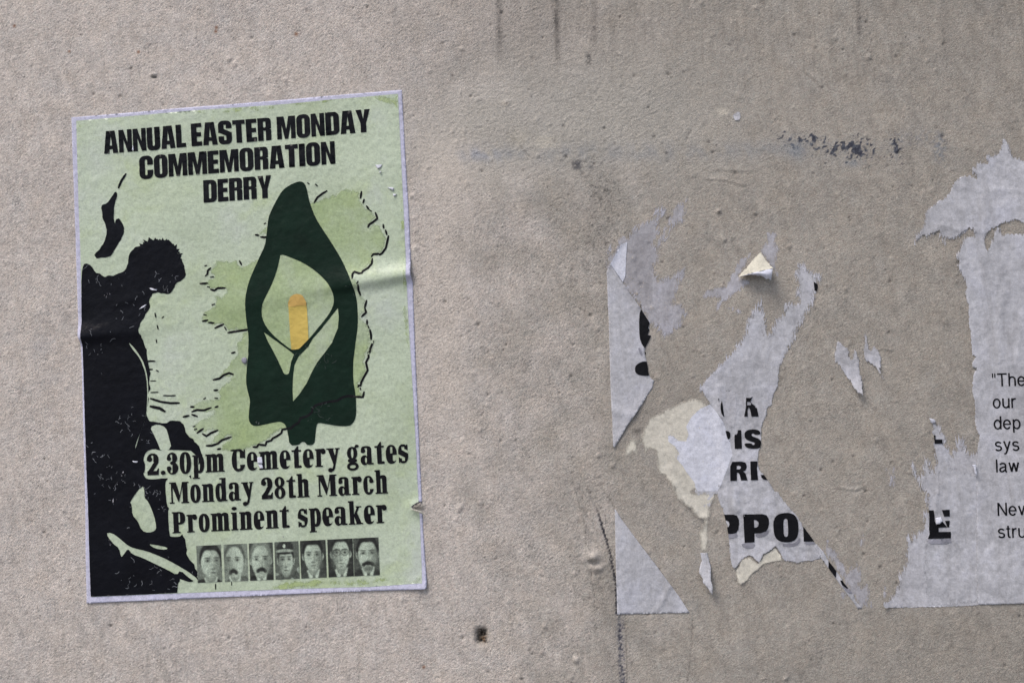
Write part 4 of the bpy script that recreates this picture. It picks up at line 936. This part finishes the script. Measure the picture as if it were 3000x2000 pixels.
def flap_surface():
    """cone-like sheet: pinned at its top, bulging off the wall, lower lip rolled back to show the white side"""
    apex = W('B 930,1030')[0]; lo = W('B 585,1422 700,1392 830,1362 960,1335 1105,1303')
    nu, nv = 20, 18; V = []; Fc = []
    base = float(hp(apex[:1], apex[1:])[0]) + .0003
    t = np.linspace(0, 1, nu); e = np.stack([np.interp(t, np.linspace(0, 1, 5), lo[:, k]) for k in (0, 1)], 1)
    for j in range(nv + 1):
        s = j / nv
        for i in range(nu):
            p = apex + (e[i] - apex) * s
            bul = math.sin(math.pi * min(1, .12 + .88 * t[i])) ** .7 * .3 + t[i] ** .8 * .7
            p2 = p + (np.array([0, 0]))
            V.append((p2[0], -(base + .0135 * bul * s ** 1.25 + .0004 * s), p2[1]))
    for j in range(nv):
        for i in range(nu - 1):
            a = j * nu + i; Fc.append((a, a + nu, a + nu + 1, a + 1))
    rf = np.random.default_rng(3); V = np.array(V); ed_ = np.zeros(len(V), bool); ed_[-nu:] = True; ed_[nu - 1::nu] = True; ed_[::nu] = True
    V[ed_] += rf.normal(0, .00028, (ed_.sum(), 3)) * [1, .5, 1]; V[:, 1] -= .0005 * np.sin(V[:, 0] * 700) * np.linspace(0, 1, nv + 1).repeat(nu)
    o = mesh_obj('flap', V, Fc, M['cream_flap'], fl)
    # rolled lip: from the lip line back in under the flap and down
    lip = W('B 590,1420 760,1395 900,1412 1040,1462 1082,1472'); top = e[2:]; V = []; Fc = []; nl = len(top); tt = np.linspace(0, 1, nl)
    lp = np.stack([np.interp(tt, np.linspace(0, 1, 5), lip[:, k]) for k in (0, 1)], 1)
    for j in range(9):
        s = j / 8
        for i in range(nl):
            ti = t[i + 2]; bul = math.sin(math.pi * min(1, .12 + .88 * ti)) ** .7 * .3 + ti ** .8 * .7
            p = top[i] + (lp[i] - top[i]) * s
            V.append((p[0], -(base + .0135 * bul + .0004 - .0003 + .0026 * bul * math.sin(math.pi * s) - .0022 * bul * s), p[1]))
    for j in range(8):
        for i in range(nl - 1):
            a = j * nl + i; Fc.append((a, a + nl, a + nl + 1, a + 1))
    V = np.array(V); V[-nl:] += rf.normal(0, .0004, (nl, 3)) * [.6, .4, 1]
    mesh_obj('rolled_lip', V, Fc, M['bright'], fl)
flap_surface()

# --- central remnant with PPO
mid = empty('torn_poster_remnant', W('2300,1600')[0], 'torn central poster remnant with large black PPO lettering over ragged cream underpaper', 'torn poster')
CREAM = W('E 1975,225 1850,140 1720,125 1600,150 1480,215 1350,270 1200,360 1080,390 1000,480 940,620 925,740 880,730 780,740 680,830 665,1000 700,1040 760,1030 800,960 830,1008 865,1000 880,850 925,790 960,900 985,1010 1020,1035 1050,930 1130,965 1150,1090 1190,1310 1280,1340 1380,1480 G 1110,90 1180,150 1270,205 1290,260 1340,310 1415,330 1390,420 1335,480 1370,580 1380,705 1470,695 1480,560 1490,300 1500,180 1562,35 1500,0 1300,0 E 2000,1500 2150,1000 2200,520')
sheet('cream_underpaper', jag(CREAM, .00025, .0011, seed=12), lambda x, z: .5 * hp(x, z) + .5 * hs(x, z), .0003, M['cream'], mid, .0016, fray=.0050, curl=edge_lift('E 1380,1480 G 1110,90 1270,205 1340,310 1415,330', .0016, .006))
sheet('cream_underpaper', jag(W('H 470,770 490,775 570,735 665,815 740,718 870,642 935,715 962,800 850,822 760,840 690,890 600,960 560,1020 470,1088 440,1050 405,900'), .0004, .0011, seed=13), hp, .0003, M['cream'], mid, .0016, fray=.0022, skirt=.0003, curl=edge_lift('H 470,1085 440,1050', .001, .005))
MAIN = W('B 1500,1212 1610,1205 1640,1270 1700,1310 1740,1360 1870,1372 1875,1430 1812,1560 D 1800,30 1785,130 1760,210 1715,310 1712,362 1650,420 1530,640 1480,770 1350,1010 1245,1190 1220,1290 1205,1500 F 1180,0 1120,140 1110,230 1040,300 1030,380 960,510 945,600 950,740 930,900 905,1090 920,1220 1000,1310 1070,1410 1160,1560 H 900,0 1030,170 1190,390 1310,560 1345,600 1420,690 1390,775 1300,800 1210,795 1120,827 1060,800 970,795 930,700 870,638 800,690 740,718 690,812 665,817 620,770 570,735 490,780 400,888 375,870 350,760 330,600 320,470 290,310 260,200 235,150 195,30 G 1562,35 1530,110 1500,175 1440,262 1400,230 1375,100 1300,0 E 1740,1460 1640,1300 1560,1172 1470,1060 1460,985 1512,980 1450,890 1330,805 1340,700 1420,715 1500,785 1620,792 1655,690 1615,570 1700,420 1850,280 1985,228 1850,20 1820,-10 D 550,930 530,900 620,820 690,650 720,520 770,400 830,340 880,310 890,235 945,215 960,330 990,380 1020,420 1040,560 1045,700 1080,690 1110,600 1180,480 1260,420 1280,330 1320,240 1380,215 1420,240 1495,245 1500,150 1490,30 B 1490,1500 1455,1360 1495,1300')
def upf(x, z): return sstep(1.462, 1.50, z)
MAINJ = jag(MAIN, .00032, .0012, seed=14)
sheet('main_sheet', MAINJ, lambda x, z: h2(x, z) * (1 - upf(x, z) * .7) + hs(x, z) * upf(x, z) * .7, TO, M['feather'], mid, .0016, fray=lambda x, z: .0016 + .0055 * upf(x, z), skirt=.0003, curl=edge_lift('H 375,870 400,888 665,815 690,812 870,640', .0009, .006))
sheet('frayed_skin', jag(W('F 600,0 E 1820,-20 D 620,1160 610,1270 420,1270 400,1410 380,1500 300,1480 290,1440 225,1440 190,1480 100,1500 F 30,30 270,340 380,500 520,600'), .0004, .0012, seed=15), hs, SO + .0001, M['skin'], mid, .0013, fray=.005)
sheet('grey_facet', W('F 310,10 560,20 580,330 520,600 370,500 255,345'), h2, TO + .0001, M['thin'], mid, .002, fray=.0006)
sheet('bright_facet', W('E 1985,232 2080,340 2190,500 2290,760 2330,1000 2240,1250 2150,1480 2100,1560 1800,1560 1640,1300 1560,1172 1475,1060 1520,985 1460,880 1350,800 1345,710 1420,722 1500,790 1625,796 1660,690 1622,570 1700,428 1850,286'), h2, TO + .00012, M['bright'], mid, .002, clip=[MAINJ])
tail = sheet('hanging_tail', jag(W('G 1380,703 1462,698 1480,790 1496,850 1502,1000 1522,1110 1515,1168 1490,1152 1470,1112 1410,1042 1402,990 1358,930 1370,850 1396,800'), .0003, .001, seed=16), hp, .0004, M['paper'], mid, .0018, skirt=.0004,
             curl=lambda x, z: .0065 * sstep(wall_xz((2060, 1630))[0][1], wall_xz((2060, 1735))[0][1], z) ** 1.2)
fringe([MAINJ], mid, h2, TO + .00003, 1.0, seed=3, keep=lambda x, z: z > 1.452)
fringe([MAINJ], mid, h2, TO + .00003, .5, length=(.0004, .0014), seed=4, keep=lambda x, z: z <= 1.452)
# printed letters on the remnant
Lt = lambda s, name='letter': sheet(name, W(s), h2, TO + 0.00036, M['solid'], mid, .0019, clip=[MAINJ])
def Lops(ops): return sheet('letter', ops, h2, TO + 0.00036, M['solid'], mid, .0019, clip=[MAINJ])
Lops([(1, W('H 150,262 390,262 430,275 450,320 453,375 445,430 420,470 380,483 330,484 150,484')), (-1, W('H 200,325 310,328 335,345 343,375 333,402 305,412 200,412'))])
Lops([(1, W('H 500,260 720,255 770,270 793,310 797,365 785,420 760,455 700,475 630,478 630,580 517,585')), (-1, W('H 623,322 650,325 674,345 679,370 672,395 650,410 626,411'))])
Lops([(1, smooth(W('H 850,320 890,262 960,242 1040,242 1100,270 1130,330 1138,420 1130,500 1100,555 1040,578 960,580 890,555 855,490 845,400'), 1)), (-1, RR(0, 0, 1, 1, .3))][:1] + [(-1, smooth(W('H 962,330 980,308 998,308 1012,330 1016,420 1018,500 1002,518 985,518 968,500 963,420'), 1))])
Lt('H 1190,395 1320,572 1197,572')
SHADOW = ['H 330,486 420,476 440,500 400,530 330,535', 'H 480,590 640,590 630,640 560,650 490,635', 'H 640,482 740,475 790,440 800,455 770,500 700,520 645,520', 'H 870,560 930,595 1040,600 1110,580 1150,520 1160,560 1120,620 1000,635 900,610', 'H 1190,580 1330,578 1345,600 1240,610']
for s in SHADOW: sheet('printed_shadow', smooth(W(s), 1), h2, TO + 0.00028, M['grey'], mid, .002, clip=[MAINJ])
Lops([(1, W('F 710,130 780,130 815,110 790,165 780,185 800,215 860,260 850,272 880,290 905,415 795,415 775,310 750,270 735,320 738,415 685,417 690,380 700,330 710,260')), (-1, W('F 727,190 770,188 790,210 785,240 728,243'))])
Lt('F 342,172 322,230 320,300 335,370 360,410 378,420 368,350 355,250'); Lt('F 283,140 296,140 295,205')
Lt('F 395,632 440,640 468,665 473,710 460,755 435,765 415,720'); Lt('F 440,775 470,800 455,795')
Lt('F 540,690 560,695 580,670 585,625 637,622 648,908 538,910 532,720')
Lops([(1, smooth(W('F 688,700 690,660 730,625 800,610 880,615 925,640 935,690 840,695 830,672 800,680 795,705 830,728 900,750 940,790 945,850 935,890 880,908 800,908 730,895 695,865 685,825 795,822 810,850 835,850 848,830 835,810 780,795 720,770 695,740'), 1))])
Lops([(1, W('F 500,1108 640,1105 700,1120 718,1160 720,1200 700,1240 665,1255 700,1280 715,1330 733,1392 635,1395 612,1300 590,1275 570,1275 570,1398 470,1400 468,1180')), (-1, W('F 568,1168 600,1165 630,1180 632,1205 610,1222 566,1224'))])
Lt('F 775,1103 884,1100 884,1160 876,1200 895,1388 785,1390'); Lt('F 938,1308 985,1308 1040,1388 980,1380 945,1345')
Lt('B 1748,1485 1808,1530 1812,1560 D 1800,60 1765,58 1755,0', 'letter')
# diagonal strip that runs down to the lower edge
diag = empty('diagonal_poster_strip', W('2520,1780')[0], 'narrow diagonal paper strip with two black letter slivers and frayed right side', 'paper scrap')
DIAG = jag(W('H 1345,602 1420,690 1480,790 1530,850 1600,950 1660,1050 1770,1180 1790,1250 1870,1340 1820,1347 1750,1240 1640,1100 1560,990 1480,880 1410,782 1320,650'), .00015, .0014, seed=17)
sheet('strip_sheet', DIAG, h2, TO, M['paper'], diag, .002, skirt=.0005)
sheet('frayed_skin', jag(W('H 1400,660 1440,650 1465,620 1470,545 1490,560 1495,640 1540,660 1590,700 1605,650 1615,700 1600,750 1640,800 1680,860 1700,920 1740,870 1780,850 1800,880 1825,790 1840,860 1870,990 1860,1080 1900,1040 1930,1060 1950,1150 1955,1340 1870,1345 1760,1180 1640,1000 1540,830'), .0006, .0011, seed=18), hs, SO, M['skin'], diag, .0013, fray=.006)
sheet('frayed_skin', jag(W('H 1970,1270 1990,1250 2000,1340 1965,1342'), .0005, .001, seed=19), hs, SO, M['skin'], diag, .0013, fray=.004)
sheet('frayed_skin', jag(W('H 1640,1150 1680,1170 1690,1230 1640,1240 1630,1200'), .0006, .001, seed=20), hs, SO, M['skin'], diag, .0013, fray=.005)
for s in ('H 1482,790 1575,912 1565,988 1482,880', 'H 1412,788 1435,800 1430,815', 'H 1615,1018 1640,1018 1725,1115 1690,1112 1640,1075'):
    sheet('letter_fragment', W(s), h2, TO + 0.00036, M['solid'], diag, .002, clip=[DIAG])
sheet('printed_shadow', W('H 1640,1085 1700,1118 1735,1120 1768,1172 1700,1160'), h2, TO + 0.00028, M['grey'], diag, .002, clip=[DIAG])

# --- small hanging scraps
def scrap(s, lab, seed, lowest=None, amp=.004, name='paper_scrap', group=None, off=.0003, mat='thin', fray=.0026, hf=None, skirt=.0004):
    p = jag(W(s), .00035, .001, seed=seed); z0, z1 = p[:, 1].min(), p[:, 1].max()
    o = sheet(name, p, hf or hp, off, M[mat], None, .0018, skirt=skirt, fray=fray, curl=(lambda x, z: amp * sstep(z0 + .45 * (z1 - z0), z0, z) ** 1.4) if amp else None)
    label(o, lab, 'paper scrap', group); return o
scrap('K 215,850 270,860 310,920 360,950 375,1060 395,1000 410,955 440,1000 465,1060 470,1150 490,1260 502,1330 490,1400 500,1485 440,1450 400,1390 330,1280 240,1150 188,1100 190,960', 'dagger-shaped paper scrap with its pointed lower tip lifting off the bare wall', 40, amp=.005)
scrap('K 520,735 560,755 580,860 592,960 630,895 690,930 722,1040 716,1200 742,1305 690,1230 640,1150 565,1100 530,1105 508,1000', 'forked paper scrap with a curled dark-sided lower edge beside the dagger-shaped one', 41, amp=.004)
scrap('J 770,1070 800,1075 830,1130 845,1050 880,1035 890,1100 880,1200 895,1270 850,1300 810,1250 820,1180', 'faint frayed paper smear on bare wall left of the E poster', 42, amp=0, mat='skin', fray=.007, hf=hs, off=.0002, skirt=0)
scrap('L 470,440 510,450 535,540 520,600 490,650 460,610 480,540', 'small faint paper smear above the diagonal strip', 43, amp=0, mat='skin', fray=.007, hf=hs, off=.0002, skirt=0)
scrap('U 120,890 150,850 185,855 175,920 145,930', 'tiny pale paper fleck beside the pale plaster chip', 44, amp=.0008, mat='thin', fray=.002, hf=hs, off=.0002, skirt=0)
scrap('L 735,1080 770,1060 780,1180 760,1240 740,1200', 'faint narrow paper smear beside the lower sheet corner', 45, amp=0, mat='skin', fray=.003, hf=hs, off=.0002, skirt=0)

# --- lower right sheet with the broken E, under the text poster
low = empty('torn_poster_sheet', W('2800,1770')[0], 'torn lower poster sheet with finger-like frayed edge and a broken black letter E', 'torn poster')
LOWP = W('J 1900,900 1805,880 1740,895 1720,885 1690,830 1650,715 1580,740 1560,850 1535,905 1500,860 1450,690 1400,580 1345,515 1300,545 1300,680 1330,900 1350,1050 1310,1090 1280,1020 1240,935 1200,1050 1190,1140 1150,1150 1110,1050 1080,985 1058,1050 1080,1130 1140,1240 1210,1330 1250,1400 L 1225,40 1250,100 1240,200 1200,280 1170,440 1100,475 1060,540 1030,475 1000,530 990,700 980,840 930,920 910,1050 860,1120 830,1230 780,1262 728,1265 750,1335 900,1335 1500,1325 1900,1304 2050,1300 2050,300')
LOWJ = jag(LOWP, .00045, .0012, seed=22, keep=lambda x, z: z < 1.2800)
sheet('frayed_sheet', LOWJ, lambda x, z: .6 * h2(x, z) + .4 * hs(x, z), SO + .00006, M['thin'], low, .0015, fray=lambda x, z: .0012 + .006 * sstep(1.2745, 1.282, z), curl=edge_lift('L 728,1265 750,1335', .002, .004))
INNER = W('J 1300,560 1350,540 1400,600 1440,700 1470,800 1515,900 1520,1050 1700,1100 1830,1150 2000,1150 L 2000,1250 1500,1310 1250,1310 1210,900 1220,600 1250,330 1270,100 1330,0 J 1370,1350 1360,1100 1340,900 1310,700')
sheet('upper_layer', jag(INNER, .0005, .0012, seed=23), h2, TO, M['feather'], low, .0018, fray=.004)
fringe([LOWJ], low, hs, SO + .0002, 1.0, lean=(.05, 1.0), seed=6, keep=lambda x, z: z > 1.279 and x < .372)
def Low(ops): return sheet('letter', ops, h2, TO + 0.00036, M['solid'], low, .0019)
EG = [(1, W('L 1262,215 1505,207 1508,330 1500,410 1518,460 1520,535 1255,542 1275,490 1268,430 1272,290')), (-1, W('L 1318,200 1412,200 1440,280 1455,345 1480,410 1430,350 1400,335 1385,360 1350,380 1332,330 1330,270')), (-1, W('L 1442,284 1520,284 1520,332 1450,335')), (-1, W('L 1378,412 1530,408 1530,460 1378,462'))]
Low(EG)
sheet('printed_shadow', W('L 1255,552 1520,545 1525,580 1480,600 1300,600 1258,585'), h2, TO + 0.00028, M['grey'], low, .002)
Low([(1, W('J 1322,685 1342,685 1342,732 1420,732 1420,780 1332,782'))])
sheet('lifted_flake', W('L 1340,300 1400,290 1420,335 1385,370 1345,370'), h2, TO + .0004, M['bright'], low, .0012, skirt=.0003, curl=lift(.002, *wall_xz(px('L 1380,345')[0])[0], .005))
sheet('lifted_flake', jag(W('J 1745,1022 1800,1020 1812,1035 1800,1080 1812,1140 1790,1120 1775,1070'), .0002, .0008, seed=24), h2, TO + .0004, M['bright'], low, .0011, skirt=.0006, curl=edge_lift('J 1745,1022 1775,1070 1812,1140', .0028, .004))
sheet('lifted_flake', jag(W('J 1268,490 1320,500 1352,530 1310,548 1285,540'), .0003, .0009, seed=25), h2, TO + .0004, M['bright'], low, .0012, skirt=.0004, curl=edge_lift('J 1268,490 1300,510', .0012, .003))

# --- text poster at the right with ragged upper part
txt = empty('text_poster', W('2950,1760')[0], 'white poster with lines of thin black sans-serif text and a ragged torn top', 'torn poster')
TXP = W('I 2130,90 2190,140 2200,230 2240,300 2352,340 P 3060,470 3130,440 3230,480 3300,520 3300,1765 3000,1769 L 1830,1306 1812,900 1815,400 1812,0 J 1808,1140 1800,1080 1806,880 1815,770 1842,690 1790,610 1782,300 K 1772,1400 1778,1240 1803,1170 1765,1150 1765,1080 1800,1040 1757,1020 1750,850 1735,600 1727,435 1700,400 1690,280 1680,150 1650,90 1610,0 I 1590,1440 1620,1380 1660,1260 1720,1220 1780,1210 1770,1140 1720,1130 1640,1200 1560,1260 1490,1260 1420,1290 1450,1240 1380,1240 1380,1170 1310,1180 1240,1240 1200,1210 1130,1280 1090,1270 1110,1210 1180,1150 1195,1060 1220,960 1290,880 1370,800 1490,730 1530,660 1550,600 1600,545 1710,520 1800,545 1790,510 1730,445 1790,420 1800,370 1930,380 1920,275 2000,290 2070,270 2080,200 2110,100')
HOLE = W('I 1940,1240 1960,1180 2030,1115 2130,1080 2260,1050 2352,1075 P 3060,650 3100,700 3060,690 I 2352,1195 2280,1185 2180,1190 2110,1205 2090,1130 2040,1130 2000,1220 1970,1300 1940,1375 1930,1300')
TXJ = jag(TXP, .0004, .0012, seed=26, keep=lambda x, z: (x > .355) & (z < 1.50) & (x < .372) | (z < 1.2795))
HOJ = jag(HOLE, .0007, .0011, seed=27)
sheet('text_sheet', [(1, TXJ), (-1, HOJ)], h2, TO + 0.00031, M['feather'], txt, .002, fray=lambda x, z: .0007 + .003 * sstep(1.50, 1.54, z), skirt=.0004)
sheet('frayed_skin', jag(W('I 1380,1165 1700,1120 1790,1130 1700,1200 1560,1255 1490,1262 1415,1300 1440,1245 1385,1240'), .0005, .001, seed=28), hs, SO + .0002, M['skin'], txt, .0014, fray=.004)
def US(pts, w=.12):
    """stroke in letter units"""
    p = resample(np.asarray(pts, float), .06, False); t = np.gradient(p, axis=0); t /= np.linalg.norm(t, axis=1)[:, None] + 1e-12; n = np.stack([-t[:, 1], t[:, 0]], 1) * w / 2
    return (1, np.concatenate([p + n, (p - n)[::-1]]))
def arc(cx, cy, rx, ry, a0, a1, n=14):
    t = np.radians(np.linspace(a0, a1, n)); return list(zip(cx + rx * np.cos(t), cy + ry * np.sin(t)))
q = .115
fringe([TXJ], txt, hs, TO + .0002, .8, length=(.0005, .0028), seed=7, keep=lambda x, z: z > 1.535)
SANS = {
    '"': (.27, [R_(.03, .66, .11, 1.0), R_(.18, .66, .26, 1.0)]),
    'T': (.68, [R_(0, .88, .68, 1), R_(.28, 0, .40, .9)]),
    'h': (.52, [R_(0, 0, q, 1), US([(.06, .40)] + arc(.265, .48, .20, .225, 165, 0) + [(.465, .0)])]),
    'e': (.56, [US(arc(.275, .37, .225, .33, -38, -360, 30)), R_(.05, .33, .555, .43)]),
    'o': (.56, [EL(.28, .37, .28, .39), EL(.28, .37, .165, .275, -1)]),
    'u': (.52, [R_(.40, 0, .515, .75), US([(.06, .75)] + arc(.25, .26, .195, .215, 180, 345))]),
    'r': (.33, [R_(0, 0, q, .75), US([(.06, .42)] + arc(.26, .45, .20, .25, 170, 72))]),
    'd': (.55, [EL(.27, .37, .27, .39), EL(.275, .37, .155, .275, -1), R_(.435, 0, .55, 1.0)]),
    'p': (.55, [EL(.28, .37, .27, .39), EL(.275, .37, .155, .275, -1), R_(0, -.27, q, .75)]),
    's': (.49, [US(arc(.245, .53, .18, .155, 20, 250, 16) + arc(.245, .21, .19, .165, 75, -160, 16))]),
    'y': (.50, [US([(.045, .75), (.26, .10)]), US([(.455, .75), (.24, .02), (.20, -.12), (.13, -.2), (.03, -.205)])]),
    'l': (.115, [R_(0, 0, q, 1)]),
    'a': (.55, [US(arc(.25, .53, .19, .165, 160, 0, 14) + [(.44, .12), (.50, .0)]), US([(.44, .43), (.25, .385)] + arc(.19, .20, .135, .145, 120, 320, 14) + [(.42, .20)])]),
    'w': (.72, [US([(.05, .75), (.20, .04)]), US([(.20, .04), (.36, .72)]), US([(.36, .72), (.52, .04)]), US([(.52, .04), (.67, .75)])]),
    'v': (.48, [US([(.05, .75), (.24, .04)]), US([(.24, .04), (.43, .75)])]),
    'N': (.66, [R_(0, 0, .12, 1), R_(.54, 0, .66, 1), PL((0, 1), (.13, 1), (.66, 0), (.53, 0))]),
    't': (.28, [US([(.13, .93), (.13, .16), (.17, .06), (.27, .06)]), R_(0, .65, .27, .75)]),
}
def sans_line(s, x, y):
    w = (sum(SANS[c][0] for c in s) + .10 * (len(s) - 1)) * 42.5
    return text_ops(s, SANS, (x, y), (x + w, y - .018 * w), 38.3, gap=.10)
for s, bx, by in (('"The', 2907.5, 1131.5), ('our', 2910.5, 1195.5), ('dep', 2913.5, 1257.3), ('sys', 2917, 1321), ('law', 2920.5, 1383.5), ('Nev', 2925.5, 1510.8), ('stru', 2926.5, 1576)):
    e = bpy.data.objects.new('text_row', None); COL.objects.link(e); e.parent = txt; e.empty_display_size = .01
    letters('letter', sans_line(s, bx, by), h2, TO + .00048, M['solid'], e)
for o in bpy.data.objects:
    if o.type == 'EMPTY' and o.parent: o.empty_display_size = .005
